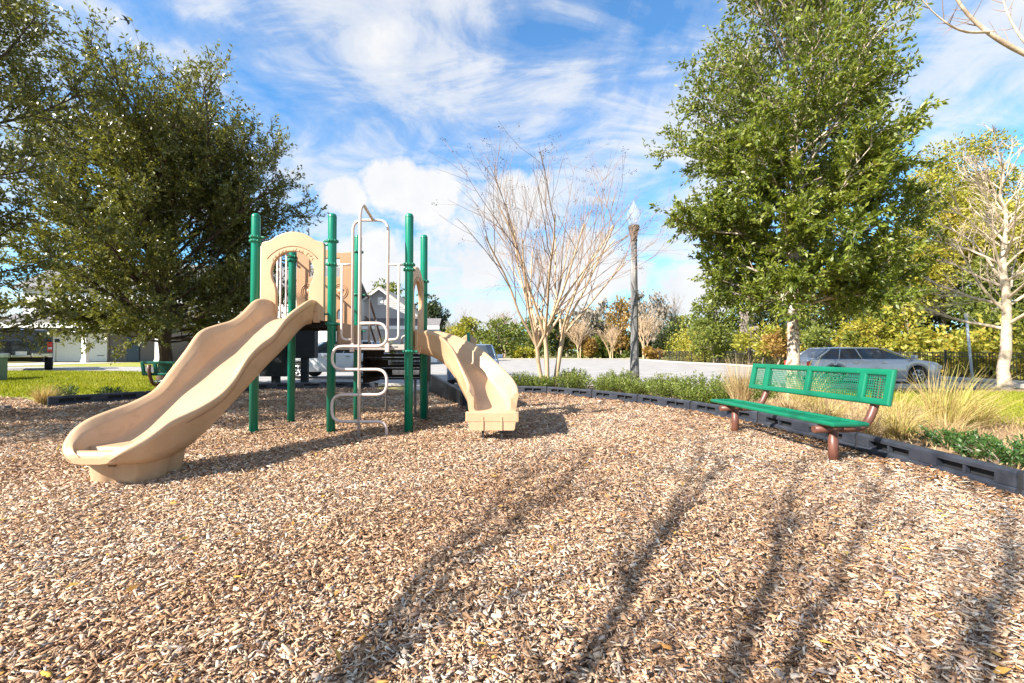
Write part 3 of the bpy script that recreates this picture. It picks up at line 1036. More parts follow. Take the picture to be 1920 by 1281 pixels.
def keyhole(cv, r, wb, v0, vn):
    """round topped opening that narrows to a slot"""
    o = [(-wb / 2, v0), (wb / 2, v0), (wb / 2, vn - 0.02), (wb / 2 + 0.008, vn + 0.03)]
    a0 = -34
    for k in range(0, 25):
        a = R(a0 + (180 - 2 * a0) * k / 24)
        o.append((r * math.cos(a), cv + r * math.sin(a)))
    o += [(-wb / 2 - 0.008, vn + 0.03), (-wb / 2, vn - 0.02)]
    return o


def arch_panel(mapf, z0, hh=1.36):
    w = 0.965
    mb = MB()
    mb.prism(arch_outline(w, hh, hh - 0.155), [keyhole(0.735, 0.325, 0.49, 0.012, 0.44)], -0.035, 0.035, mapf, bev=0.012)
    p = mb.build('arch_panel', M['tan'], PS, True)
    mb = MB()
    # moulded arc groove and worn raised lettering
    arc = [(0.475 * math.cos(R(a)), 0.66 + 0.475 * math.sin(R(a))) for a in range(36, 145, 4)]
    mb.tube([mapf(u, -0.034, v) for u, v in arc], 0.007, 6)
    mb.build('arc_groove', M['groove'], p)
    mb = MB()
    r2 = random.Random(3)
    for k in range(12):
        a = 142 - k * 9.4
        if k in (5,):
            continue
        for q in range(3):
            aa = R(a + r2.uniform(-2.2, 2.2))
            r0, r1 = 0.372 + r2.uniform(0, 0.02), 0.415 + r2.uniform(-0.015, 0.012)
            bb = aa + R(r2.choice([0, 0, 3.2, -3.2]))
            pa = (r0 * math.cos(aa), 0.685 + r0 * math.sin(aa))
            pb = (r1 * math.cos(bb), 0.685 + r1 * math.sin(bb))
            mb.tube([mapf(pa[0], -0.035, pa[1]), mapf(pb[0], -0.035, pb[1])], 0.0065, 5)
    mb.build('raised_lettering', M['tan'], p)
    for s in (-1, 1):        # foot ledges either side of the opening
        mb = MB()
        mb.box(mapf(s * 0.31, -0.045, 0.155), tuple(abs(x) for x in (Vector(mapf(0.13, 0.05, 0.035)) - Vector(mapf(0, 0, 0)))), bev=0.012)
        mb.build('foot_ledge', M['tan'], p)
    for s in (-1, 1):
        for v in (0.10, 1.16):
            mb = MB()
            a, b = Vector(mapf(s * 0.48, 0, v)), Vector(mapf(s * 0.545, 0, v))
            mb.tube([a, b], 0.016, 8)
            mb.build('panel_bracket', M['clamp_green'], p)


arch_panel(lambda u, y, v: ((PA[0] + PB[0]) / 2 + u, YF - 0.01 + y, D1 + 0.0 + v), D1)
arch_panel(lambda u, y, v: (PE[0] - 0.01 - y, (YF + YB) / 2 + u, D2 - 0.02 + v), D2, 1.30)

# back panel with a window, ring emblems and a small arch
out = [(-0.50, -0.03), (0.50, -0.03), (0.50, 1.30)]
for k in range(1, 20):
    t = k / 20
    out.append((0.50 - t * 1.0, 1.30 + 0.055 * math.sin(t * PI) + 0.022 * math.cos(t * 4 * PI) - 0.022))
out += [(-0.50, 1.30)]
win = [(-0.27, 0.86), (0.27, 0.86), (0.27, 1.19), (-0.27, 1.19)]
holes = [win]
for s in (-1, 1):
    holes.append([(s * 0.28 - 0.05, 0.10), (s * 0.28 + 0.05, 0.10), (s * 0.28 + 0.05, 0.22), (s * 0.28 + 0.03, 0.265), (s * 0.28, 0.28), (s * 0.28 - 0.03, 0.265), (s * 0.28 - 0.05, 0.22)])
bx = (PA[0] + PB[0]) / 2
mb = MB()
mb.prism(out, holes, -0.03, 0.03, lambda u, y, v: (bx + u, YB + y, D1 + v), bev=0.01)
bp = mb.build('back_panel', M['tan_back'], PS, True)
for s in (-1, 1):
    mb = MB()
    for r_ in (0.135, 0.105):
        mb.tube([(bx + s * 0.28 + r_ * math.cos(2 * PI * k / 32), YB - 0.032, D1 + 0.60 + r_ * math.sin(2 * PI * k / 32)) for k in range(33)], 0.008, 6, caps=False)
    for k in range(3):
        a = 2 * PI * k / 3 + 0.5
        mb.tube([(bx + s * 0.28, YB - 0.032, D1 + 0.60), (bx + s * 0.28 + 0.07 * math.cos(a), YB - 0.032, D1 + 0.60 + 0.07 * math.sin(a))], 0.012, 6)
    mb.lathe([(0.05, 0.0), (0.045, 0.012), (0.004, 0.016)], (bx + s * 0.28, YB - 0.03, D1 + 0.60), 16, Matrix.Rotation(R(90), 3, 'X'))
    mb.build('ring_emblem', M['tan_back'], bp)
mb = MB()
mb.prism([(YF + 0.10, D2 - 0.01), (YB - 0.10, D2 - 0.01), (YB - 0.10, D1 - 0.02), (YF + 0.10, D1 - 0.02)], [], -0.015, 0.015, lambda u, y, v: (PB[0] + 0.055 + y, u, v), bev=0.005)
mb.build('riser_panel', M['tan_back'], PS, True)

# side barrier of upright bars on the left of the upper deck
mb = MB()
xb = PA[0]
mb.tube([(xb, YF + 0.06, 2.93), (xb, YB - 0.06, 2.93)], 0.017, 8)
for y0 in (7.17, 7.47, 7.77):
    mb.tube(fillet([(xb, y0, 2.93), (xb, y0, 1.80), (xb, y0 + 0.19, 1.80), (xb, y0 + 0.19, 2.93)], 0.07), 0.016, 8)
mb.build('bar_barrier', M['pipe'], PS, True)

# climber: hooped frame on the lower deck, pole with serpentine rungs
mb = MB()
yl = YF - 0.05
mb.tube(fillet([(-2.42, yl, D2 - 0.06), (-2.42, yl, 3.24), (-1.885, yl, 3.24), (-1.885, yl, D2 - 0.06)], 0.16, 8), 0.0215, 10)
for (xa, xp, s) in ((-2.42, PB[0], -1), (-1.885, PE[0], 1)):
    mb.tube([(xa, yl, 2.565), (xp - s * 0.06, YF - 0.02, 2.565)], 0.018, 8)
    xj = xa + s * 0.165
    mb.tube(fillet([(xj, yl, 2.565), (xj, yl, 1.42), (xa, yl, 1.42)], 0.13, 8), 0.018, 8)
lf_ = mb.build('hoop_frame', M['pipe'], PS, True)
for xa in (-2.42, -1.885):
    mb = MB()
    mb.box((xa, yl - 0.01, D2 - 0.06), (0.06, 0.065, 0.13), bev=0.012)
    mb.build('foot_bracket', M['pipe'], lf_)
mb = MB()
yc = 6.55
xp = -2.18
mb.tube(fillet([(xp, yc, -0.03), (xp, yc, 3.26), (xp + 0.02, yc + 0.06, 3.38), (-2.12, yl, 3.245)], 0.10, 8), 0.0225, 12)
cp = mb.build('climber_pole', M['pipe'], PS, True)
mb = MB()
xl, xr = -2.565, -1.785
mb.tube(fillet([(xp, yc, 1.645), (xr, yc, 1.645), (xr, yc, 1.315), (xl, yc, 1.315), (xl, yc, 0.985), (xr, yc, 0.985), (xr, yc, 0.625), (xl, yc, 0.625), (xl, yc, 0.245), (xr, yc, 0.245), (xr, yc, -0.03)], 0.158, 8), 0.021, 10)
mb.build('serpentine_rungs', M['pipe'], PS, True)

# steps and transfer station behind the lower deck, with rails
mb = MB()
sx0, sx1 = PB[0] + 0.09, PE[0] - 0.07


def perforated(mb, x0, x1, z0, z1, y, nx, nz, bar=0.012, t=0.012):
    """a plate of real bars round rows of square holes"""
    for i in range(nx + 1):
        x = x0 + (x1 - x0) * i / nx
        mb.box((x, y, (z0 + z1) / 2), (bar, t, z1 - z0))
    for i in range(nz + 1):
        z = z0 + (z1 - z0) * i / nz
        mb.box(((x0 + x1) / 2, y + 0.001, z), (x1 - x0, t * 0.8, bar))


for k in range(3):
    zt = D2 - 0.03 - 0.20 * k
    yy = YB + 0.10 + 0.30 * k
    mb.box(((sx0 + sx1) / 2, yy + 0.16, zt - 0.215), (sx1 - sx0, 0.30, 0.03))
    mb.box(((sx0 + sx1) / 2, yy, zt - 0.018), (sx1 - sx0, 0.03, 0.04))
    mb.box(((sx0 + sx1) / 2, yy + 0.004, zt - 0.16), (sx1 - sx0, 0.03, 0.05))
    perforated(mb, sx0 + 0.35, sx1 - 0.05, zt - 0.135, zt - 0.04, yy, 26, 4)
    mb.box((sx0 + 0.17, yy + 0.002, zt - 0.09), (0.36, 0.014, 0.10))
for s in (sx0, sx1):
    mb.box((s, YB + 0.55, 0.94), (0.03, 0.96, 0.55))
st = mb.build('steps', M['deck'], PS, True)
for (x, y) in ((sx0 + 0.18, YB + 0.90), (sx1 - 0.04, YB + 0.94), (sx1 - 0.12, YB + 0.2)):
    mb = MB()
    mb.tube([(x, y, -0.03), (x, y, 0.74)], 0.024, 10)
    mb.build('step_leg', M['grey_wood'], st)
for xx in (PB[0] + 0.12, PE[0] - 0.12):
    mb = MB()
    mb.tube(fillet([(xx, YB + 0.04, 2.26), (xx, YB + 0.22, 2.26), (xx, YB + 1.02, 1.52), (xx, YB + 1.02, 0.72)], 0.08), 0.020, 8)
    mb.tube(fillet([(xx, YB + 0.04, 1.86), (xx, YB + 0.20, 1.84), (xx, YB + 1.02, 1.08)], 0.06), 0.018, 8)
    mb.build('handrail', M['pipe_dark'], PS, True)
    for y_, za, zb in ((YB + 0.24, 1.30, 2.24), (YB + 0.66, 1.0, 1.86)):
        mb = MB()
        mb.tube([(xx + 0.01, y_, za), (xx + 0.01, y_, zb)], 0.017, 8)
        mb.build('rail_upright', M['pipe'], PS, True)
mb = MB()
mb.tube(fillet([(-1.98, YB + 0.05, 1.36), (-1.98, YB + 0.05, 1.52), (-1.70, YB + 0.05, 1.52), (-1.70, YB + 0.05, 1.36)], 0.10), 0.018, 8)
mb.build('hand_loop', M['pipe'], PS, True)


# the large straight wave slide
def interp(tab, y):
    ys = [t[0] for t in tab]
    out = []
    for k in range(1, len(tab[0])):
        out.append(float(np.interp(-y, [-q for q in ys], [t[k] for t in tab])))
    return out


def smooth_tab(tab, n):
    """monotone smooth sampling of table rows over their first column"""
    t = np.array(tab, dtype=float)
    s = np.linspace(0, len(t) - 1, n)
    res = []
    for q in s:
        i = int(min(max(math.floor(q), 0), len(t) - 2))
        f = q - i
        p0, p1, p2, p3 = t[max(i - 1, 0)], t[i], t[i + 1], t[min(i + 2, len(t) - 1)]
        res.append(0.5 * ((2 * p1) + (-p0 + p2) * f + (2 * p0 - 5 * p1 + 4 * p2 - p3) * f * f + (-p0 + 3 * p1 - 3 * p2 + p3) * f ** 3))
    return res


# y, bed z, rim z (left), rim z (right), half width at bed, half width at rim, underside depth
SL = [(6.98, 1.745, 2.02, 2.02, .240, .345, .10),
      (6.80, 1.735, 2.025, 2.01, .240, .345, .12),
      (6.60, 1.67, 1.975, 1.92, .240, .345, .16),
      (6.35, 1.51, 1.78, 1.79, .242, .345, .19),
      (6.15, 1.39, 1.66, 1.66, .25, .352, .20),
      (5.90, 1.25, 1.585, 1.46, .25, .365, .21),
      (5.65, 1.08, 1.49, 1.33, .25, .365, .22),
      (5.45, 0.93, 1.27, 1.17, .25, .355, .22),
      (5.25, 0.79, 1.05, 0.93, .25, .35, .22),
      (5.05, 0.64, 0.835, 0.78, .25, .352, .21),
      (4.80, 0.48, 0.72, 0.68, .255, .362, .19),
      (4.58, 0.375, 0.66, 0.625, .262, .376, .16),
      (4.40, 0.320, 0.605, 0.58, .268, .384, .125),
      (4.28, 0.315, 0.54, 0.515, .262, .376, .115),
      (4.20, 0.335, 0.475, 0.46, .25, .352, .12),
      (4.14, 0.355, 0.425, 0.42, .23, .315, .125),
      (4.095, 0.360, 0.385, 0.383, .20, .265, .12),
      (4.065, 0.335, 0.345, 0.345, .17, .215, .09),
      (4.055, 0.300, 0.305, 0.305, .13, .165, .05)]


def slide_x(y):
    return -3.345 - 0.36 * max(0.0, (6.9 - y) / 2.8) ** 1.2


SX = slide_x(4.45)


def slide_ring(cx, cy, tx, ty, zb, zl, zr, wb, wr, ud, lip=0.045):
    """closed cross-section: bed, inner walls, rolled rims, outer walls, underside. (tx, ty) points to the left side"""
    pts = []
    rl, rr = zl, zr
    prof = []
    # from the left bottom outside, round over the left rim, across the bed, over the right rim
    for s, zt in ((1, rl), (-1, rr)):
        h = max(zt - zb, 0.012)
        zk = zb + h * 0.74
        q = min(1.0, max(0.1, (zt - zb + ud) / 0.22))
        kx = wr - 0.072
        inner = [(wb - 0.06, zb), (wb - 0.012, zb + h * 0.03), (wb + 0.012, zb + h * 0.14), (kx - 0.012, zk - h * 0.04), (kx + 0.012, zk + 0.006), (wr - 0.035, zk + (zt - zk) * 0.78), (wr - 0.014, zt - 0.005), (wr + 0.004, zt), (wr + 0.020, zt - 0.010),
                 (wr + 0.026, zt - 0.035 * q), (wr + 0.018, zt - 0.07 * q), (wr + 0.006, zt - 0.085 * q - h * 0.06), (wr - 0.012, (zt - 0.1 * q) * 0.45 + (zb - ud) * 0.55), (wr * 0.6 + wb * 0.4 - 0.01, zb - ud * 0.84), (wb - 0.05, zb - ud)]
        prof.append([(s * a, b) for a, b in inner])
    seq = list(reversed(prof[0])) + prof[1]
    return [Vector((cx + tx * a, cy + ty * a, max(b, 0.02))) for a, b in seq]


rings = []
for (y, zb, zl, zr, wb, wr, ud) in smooth_tab(SL, 76):
    rings.append(slide_ring(slide_x(y), y, -1, 0, zb, zl, zr, wb, wr, ud))
mb = MB()
mb.loft(rings)
slide = mb.build('wave_slide', M['tan'], PS, True)
# foot block under the exit, fluted and tapering to the ground
mb = MB()


def foot_ring(z, gy, gx, cx, cy, fl):
    pts = []
    for k in range(72):
        a = 2 * PI * k / 72
        ca, sa = math.cos(a), math.sin(a)
        q = (abs(ca) ** 5 + abs(sa) ** 5) ** (-1 / 5)
        m = 1 - fl * max(0.0, math.sin(a * 7 + 0.4)) ** 0.35
        pts.append(Vector((cx + gx * q * ca * m, cy + gy * q * sa * m, z)))
    return pts


FX, FY = -3.70, 4.57
mb.loft([foot_ring(z, gy, gx, FX + dx, FY, fl) for z, gy, gx, dx, fl in ((-0.03, .25, .285, -.01, .13), (0.01, .262, .298, -.01, .13), (0.03, .266, .302, -.01, .13), (0.14, .28, .315, 0, .12), (0.24, .295, .328, 0, .09), (0.31, .30, .33, .01, .03), (0.36, .29, .32, .02, 0))])
mb.build('slide_foot', M['tan'], slide)
mb = MB()
mb.prism([(-0.025, 0.17), (0.025, 0.17), (0.032, 0.20), (0.02, 0.225), (0.022, 0.27), (-0.022, 0.27), (-0.02, 0.225), (-0.032, 0.20)], [], -0.02, 0.03, lambda u, y, v: (FX - 0.03 + u, 4.31 + y, v))
mb.build('foot_slot', M['groove'], slide)
seam = []
for (y, zb, zl, zr, wb, wr, ud) in smooth_tab(SL[1:12], 40):
    h = zr - zb
    seam.append((slide_x(y) + wr + 0.020, y, zr - 0.092))
mb = MB()
mb.tube(seam, 0.0045, 5)
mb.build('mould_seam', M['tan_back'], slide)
mb = MB()
mb.box((-3.343, 7.02, D1 + 0.012), (0.52, 0.12, 0.03), bev=0.01)
for s in (-1, 1):
    mb.box((-3.343 + s * 0.37, 6.975, D1 + 0.10), (0.10, 0.05, 0.26), bev=0.012)
mb.build('slide_hood', M['tan'], slide)

# the curved slide
CP = [(-1.60, 7.60), (-1.30, 7.60), (-1.00, 7.575), (-0.72, 7.47), (-0.50, 7.28), (-0.355, 7.03), (-0.29, 6.76), (-0.275, 6.52), (-0.275, 6.40)]
CZ = [1.335, 1.32, 1.19, 0.96, 0.72, 0.55, 0.45, 0.415, 0.41]
CR = [1.57, 1.57, 1.45, 1.24, 0.99, 0.82, 0.74, 0.71, 0.69]       # inner rim
CO = [1.59, 1.595, 1.50, 1.30, 1.04, 0.86, 0.75, 0.70, 0.67]      # outer rim
tab = [(p[0], p[1], z, a, b) for p, z, a, b in zip(CP, CZ, CR, CO)]
sm = np.array(smooth_tab(tab, 48))
for _ in range(3):
    sm[1:-1] = (sm[:-2] + 2 * sm[1:-1] + sm[2:]) / 4
rings = []
for i, q in enumerate(sm):
    a = sm[max(0, i - 1)]
    b = sm[min(len(sm) - 1, i + 1)]
    tx, ty = b[0] - a[0], b[1] - a[1]
    l = math.hypot(tx, ty)
    tx, ty = tx / l, ty / l
    # left of travel is the outer side
    rings.append(slide_ring(q[0], q[1], -ty, tx, q[2], q[4], q[3], .245, .345, .10 + 0.12 * math.sin(PI * min(1.0, i / 40)) ))
mb = MB()
mb.loft(rings)
cs_ = mb.build('curved_slide', M['tan'], PS, True)
mb = MB()
mb.loft([[Vector((-0.275 + sx * a, 6.44 + y, z)) for sx, y in ((-1, -0.075), (1, -0.075), (1, 0.22), (-1, 0.22))] for a, z in ((.30, .15), (.315, .18), (.33, .34))], smooth=False)
for s in (-0.13, 0.13):
    mb.box((-0.275 + s, 6.362, 0.245), (0.022, 0.02, 0.19))
mb.build('slide_foot', M['tan'], cs_)
mb = MB()
mb.box((-0.275, 6.385, 0.335), (0.74, 0.05, 0.145), bev=0.018)
mb.build('exit_lip', M['tan'], cs_)
for s in (-0.13, 0.13):
    mb = MB()
    mb.box((-0.275 + s, 6.42, 0.07), (0.032, 0.032, 0.22))
    mb.build('slide_leg', M['iron'], cs_)
mb = MB()
mb.box((-1.50, 7.60, 1.52), (0.06, 0.80, 0.36), bev=0.012)
bmx = mb.build('entry_flange', M['tan'], cs_) if False else None
mb = MB()
for s in (-1, 1):
    mb.box((-1.50, 7.60 + s * 0.375, 1.40), (0.05, 0.10, 0.36), bev=0.012)
mb.box((-1.47, 7.60, 1.26), (0.05, 0.66, 0.10), bev=0.012)
mb.build('entry_flange', M['tan'], cs_)

# a second, small play panel farther back
root = thing('toddler_playset', 'small tan playset with a green post, peeping over the curved slide', 'playset', (-0.93, 9.6, 0))
mb = MB()
mb.lathe([(0.034, -0.03), (0.034, 1.60), (0.026, 1.625), (0.004, 1.635)], (-0.905, 9.54, 0), 16)
mb.build('post', M['post_green'], root, True)
mb = MB()
mb.prism([(-0.17, 0.75), (0.15, 0.75), (0.15, 1.50), (0.05, 1.585), (-0.06, 1.585), (-0.17, 1.50)], [], -0.02, 0.02, lambda u, y, v: (-0.905 + u, 9.61 + y, v), bev=0.008)
mb.build('panel', M['tan'], root, True)


# ------------------------------------------------------------------ benches
def make_bench(name, label, loc, rz, green):
    root = thing(name, label, 'bench', loc, rz, 'green perforated park benches')
    Lh = 1.235
    # seat: rounded frame round an open lattice. local +y is the front
    sz, sw = 0.455, 0.205

    def framed(mb, x0, x1, v0, v1, mapf, th, edge, bars):
        mb.prism([(x0, v0), (x1, v0), (x1, v1), (x0, v1)], [[(a, v0 + edge), (b, v0 + edge), (b, v1 - edge), (a, v1 - edge)] for a, b in bars], -th / 2, th / 2, mapf, bev=min(0.020, th * 0.38))

    def lattice(mb, a, b, v0, v1, mapf, pitch=0.029, bar=0.0072):
        nx = max(1, round((b - a) / pitch))
        nv = max(1, round((v1 - v0) / pitch))
        t = 0.0028
        for i in range(1, nx):
            x = a + (b - a) * i / nx
            q = [mapf(x + s * bar / 2, w_, v) for w_ in (-t, t) for s, v in ((-1, v0), (1, v0), (1, v1), (-1, v1))]
            mb.add(q, [(0, 1, 2, 3), (7, 6, 5, 4), (0, 4, 5, 1), (2, 6, 7, 3), (1, 5, 6, 2), (3, 7, 4, 0)])
        t = 0.0022
        for i in range(1, nv):
            v = v0 + (v1 - v0) * i / nv
            q = [mapf(x, w_, v + s * bar / 2) for w_ in (-t, t) for x, s in ((a, -1), (b, -1), (b, 1), (a, 1))]
            mb.add(q, [(0, 1, 2, 3), (7, 6, 5, 4), (0, 4, 5, 1), (2, 6, 7, 3), (1, 5, 6, 2), (3, 7, 4, 0)])
    seatmap = lambda u, w_, v: (u, v, sz - w_)
    bars = [(-1.18, -0.92), (-0.87, -0.02), (0.02, 0.87), (0.92, 1.18)]
    mb = MB()
    framed(mb, -Lh, Lh, -sw, sw, seatmap, 0.050, 0.055, bars)
    for a, b in bars:
        lattice(mb, a, b, -sw + 0.055, sw - 0.055, seatmap)
    mb.build('seat', M[green], root)
    lean = R(12)
    bz, by, bh = 0.845, -0.50, 0.205

    def backmap(u, w_, v):
        return (u, by - v * math.sin(lean) + w_ * math.cos(lean), bz + v * math.cos(lean) + w_ * math.sin(lean))
    bars = [(-1.14, -0.90), (-0.80, -0.04), (0.04, 0.80), (0.90, 1.14)]
    mb = MB()
    framed(mb, -Lh, Lh, -bh, bh, backmap, 0.055, 0.075, bars)
    for a, b in bars:
        lattice(mb, a, b, -bh + 0.075, bh - 0.075, backmap)
    mb.build('backrest', M[green], root)
    for x in (-0.98, 0.90):
        mb = MB()
        mb.tube([(x, 0.0, -0.1), (x, 0.0, sz - 0.07)], 0.051, 18)
        mb.build('leg', M['bench_brown'], root)
        mb = MB()
        mb.tube([(x, 0.235, sz - 0.085), (x, -0.15, sz - 0.085)], 0.040, 14)
        mb.tube(fillet([(x, -0.10, sz - 0.085), (x, -0.40, sz - 0.085), (x, -0.545, 0.66), (x, -0.575, 0.95)], 0.17, 8), 0.044, 14)
        mb.build('back_arm', M['bench_brown'], root)
        mb = MB()
        mb.box((x, 0.0, sz - 0.038), (0.09, 0.30, 0.024))
        mb.build('seat_bracket', M['bench_brown'], root)
    return root


make_bench('park_bench', 'bright green perforated bench on brown posts standing by the slotted border', (3.52, 6.17, 0.0), R(96), 'bench_green')
make_bench('park_bench', 'dark green shaded bench in front of the oak trunk behind the large slide', (-9.2, 13.45, -0.09), R(2), 'bench_green_shaded')


# ------------------------------------------------------------------ trees
def rot_about(d, ang, az):
    d = d.normalized()
    o = d.orthogonal().normalized()
    o = Quaternion(d, az) @ o
    return (Quaternion(o, ang) @ d).normalized()


class Grower:
    def __init__(self, seed, sides=(10, 6, 5, 4, 3)):
        self.r = random.Random(seed)
        self.mb = MB()
        self.fine = MB()
        self.tw = []
        self.sides = sides

    def limb(self, p, d, L, r0, r1, lev, wob=0.10, trop=0.0, nseg=None, fine=False):
        r = self.r
        n = nseg or max(3, int(L / 0.45))
        pts, rad = [Vector(p)], [r0]
        d = d.normalized()
        for i in range(n):
            d = (d + Vector((r.gauss(0, wob), r.gauss(0, wob), r.gauss(0, wob) + trop))).normalized()
            pts.append(pts[-1] + d * L / n)
            rad.append(r0 + (r1 - r0) * (i + 1) / n)
        (self.fine if fine else self.mb).tube(pts, rad, self.sides[min(lev, len(self.sides) - 1)], caps=False)
        return pts, rad

    def at(self, pts, t):
        k = t * (len(pts) - 1)
        i = min(int(k), len(pts) - 2)
        f = k - i
        return pts[i].lerp(pts[i + 1], f), (pts[i + 1] - pts[i]).normalized()


def leafy(tw, per_m, jit, g, size, ratio=0.42, droop=0.0, spread=0.7):
    """leaf base points and directions along twig polylines"""
    P, D = [], []
    for pts in tw:
        a = np.array([tuple(p) for p in pts])
        seg = np.linalg.norm(np.diff(a, axis=0), axis=1)
        tot = seg.sum()
        n = max(2, int(tot * per_m))
        t = np.sort(g.uniform(0.12, 1.0, n)) * (len(a) - 1)
        i = np.minimum(t.astype(int), len(a) - 2)
        f = (t - i)[:, None]
        p = a[i] * (1 - f) + a[i + 1] * f
        d = unit(a[i + 1] - a[i])
        P.append(p + g.normal(0, jit, p.shape))
        D.append(d * 0.8 + g.normal(0, spread, p.shape) + np.array([0, 0, -droop]))
    P = np.concatenate(P)
    D = np.concatenate(D)
    L = size * g.uniform(0.7, 1.25, len(P))
    return P, D, L, L * ratio * g.uniform(0.8, 1.2, len(P))


def clump_tint(P, g, sc=0.9):
    """leaf to leaf colour: young and old sprays differ a little"""
    w = 0.5 + 0.25 * np.sin(P[:, 0] * sc * 2.3 + 1.7) * np.cos(P[:, 2] * sc * 2.9) + 0.18 * np.sin(P[:, 1] * sc * 3.1 + P[:, 2] * sc * 1.7)
    return np.clip(g.beta(2.0, 2.2, len(P)) * 0.75 + w * 0.28, 0, 1)


def leader_oak(name, label, base, height, trunk_r, z0, prof, seed, leaf_m, bark, n_prim, lean=(0, 0), leafsize=0.085, per_m=34, group='oaks round the play area', angs=(68, 26), sub=9, twigs=5, twl=0.55, droop=0.1, thin=None, low=1.1):
    root = thing(name, label, 'tree', base, 0, group)
    G = Grower(seed)
    r = G.r
    g = np.random.default_rng(seed)
    pts, rad = [Vector((0, 0, -0.1))], [trunk_r * 1.35]
    n = 16
    for i in range(n):
        t = (i + 1) / n
        pts.append(Vector((lean[0] * t + r.gauss(0, 0.035), lean[1] * t + r.gauss(0, 0.035), height * t)))
        rad.append(max(trunk_r * (1 - t) ** 0.85, 0.012) if t > 0.1 else trunk_r)
    G.mb.tube(pts, rad, 14, caps=False)
    az = r.uniform(0, 6)
    for k in range(n_prim):
        t = (k + r.random()) / n_prim
        z = z0 + (height * 0.97 - z0) * t ** low
        tt = z / height
        p, d = G.at(pts, min(tt, 0.995))
        az += 2.4 + r.uniform(-0.4, 0.4)
        ang = R(angs[0] + (angs[1] - angs[0]) * t + r.uniform(-7, 7))
        reach = prof(z) * r.uniform(0.72, 1.08)
        L = max(0.35, min(reach / max(math.sin(ang), 0.35), (height * 1.06 - z) / max(math.cos(ang), 0.2)))
        dr = Vector((math.sin(ang) * math.cos(az), math.sin(ang) * math.sin(az), math.cos(ang)))
        pr = max(0.011, min(trunk_r * 0.34, 0.011 * L + 0.008)) * (1.15 - 0.5 * t)
        bp, _ = G.limb(p, dr, L, pr, 0.008, 1, 0.10, 0.05)
        ns = max(3, int(sub * L / 2.6))
        for q in range(ns):
            u = 0.22 + 0.78 * (q + r.random()) / ns
            sp, sdv = G.at(bp, min(u, 0.99))
            sl = max(0.28, L * 0.40 * (1.15 - 0.7 * u) * r.uniform(0.7, 1.2))
            s_d = rot_about(sdv, R(r.uniform(28, 58)), r.uniform(0, 2 * PI))
            s_d = (s_d + Vector((0, 0, 0.22))).normalized()
            s2, _ = G.limb(sp, s_d, sl, 0.010 + 0.004 * sl, 0.004, 2, 0.12, 0.05, nseg=4)
            G.tw.append(s2)
            nt = max(2, int(twigs * sl / 0.8))
            for w in range(nt):
                uu = 0.2 + 0.8 * (w + r.random()) / nt
                wp, wd = G.at(s2, min(uu, 0.99))
                w_d = rot_about(wd, R(r.uniform(25, 60)), r.uniform(0, 2 * PI))
                w2, _ = G.limb(wp, w_d, twl * r.uniform(0.5, 1.2), 0.0045, 0.002, 4, 0.10, 0.06, nseg=3)
                G.tw.append(w2)
    G.mb.build('trunk', M[bark], root)
    P, D, L, Wd = leafy(G.tw, per_m, 0.02, g, leafsize, droop=droop)
    if thin is not None:
        k = g.uniform(size=len(P)) < thin(P)
        P, D, L, Wd = P[k], D[k], L[k], Wd[k]
    leaves('crown', P, D, L, Wd, M[leaf_m], root, clump_tint(P, g), g=g, up=0.9).matrix_parent_inverse = Matrix()
    return root


def prof_tab(tab):
    zs = [a for a, b in tab]
    vs = [b for a, b in tab]
    return lambda z: float(np.interp(z, zs, vs))


# the tall oak behind the bench
leader_oak('oak_tree', 'tall upright oak with pale mottled trunk standing behind the bright green bench', (7.35, 12.0, float(H(7.35, 12.0))), 11.4, 0.155, 2.35,
           prof_tab([(2.2, 2.3), (3.2, 3.0), (4.6, 3.35), (6.5, 2.9), (8.0, 2.5), (9.5, 2.0), (11.0, 1.3), (12, 0.6)]), 21, 'oak_leaf', 'bark_pale', 84, lean=(0.25, 0.1),
           leafsize=0.125, per_m=60, angs=(94, 27), low=1.6, sub=12, twigs=7, thin=lambda P: np.interp(P[:, 2], [3, 5.5, 7.5, 11], [1.0, 0.88, 0.38, 0.20]))
# the broad oak behind the large slide
leader_oak('oak_tree', 'broad dark oak with furrowed trunk behind the large slide and far bench', (-11.3, 15.0, float(H(-11.3, 15.0))), 8.3, 0.205, 1.5,
           prof_tab([(1.3, 2.8), (2.2, 3.8), (3.6, 4.75), (5.0, 4.6), (6.4, 3.6), (7.8, 2.5), (9.2, 1.3)]), 33, 'oak_leaf_dark', 'bark_dark', 92, lean=(-0.1, 0.2),
           leafsize=0.118, per_m=42, angs=(84, 20), sub=11, twigs=6, low=1.3, thin=lambda P: np.interp(P[:, 2], [2, 5, 7, 9.5], [1.0, 0.9, 0.5, 0.38]))
# the nearer oak whose crown enters at the left edge
leader_oak('oak_tree', 'near oak cut off by the left edge of the picture, its dark crown reaching in', (-11.6, 8.6, 0.0), 8.8, 0.19, 1.1,
           prof_tab([(1.0, 2.3), (1.8, 2.7), (3.2, 2.8), (5.0, 3.0), (6.6, 2.9), (8.2, 2.0), (9.8, 1.2)]), 45, 'oak_leaf_dark', 'bark_dark', 46,
           leafsize=0.105, per_m=30, angs=(80, 26), sub=11, twigs=6)
leader_oak('oak_tree', 'oak wholly off the left edge whose shade darkens the bark by the large slide', (-13.6, 4.9, 0.0), 8.6, 0.19, 1.4,
           prof_tab([(1.0, 2.4), (2.0, 3.0), (3.6, 3.5), (5.0, 3.5), (6.6, 3.0), (8.6, 1.2)]), 47, 'oak_leaf_dark', 'bark_dark', 44,
           leafsize=0.13, per_m=24, angs=(80, 26), sub=10, twigs=5)


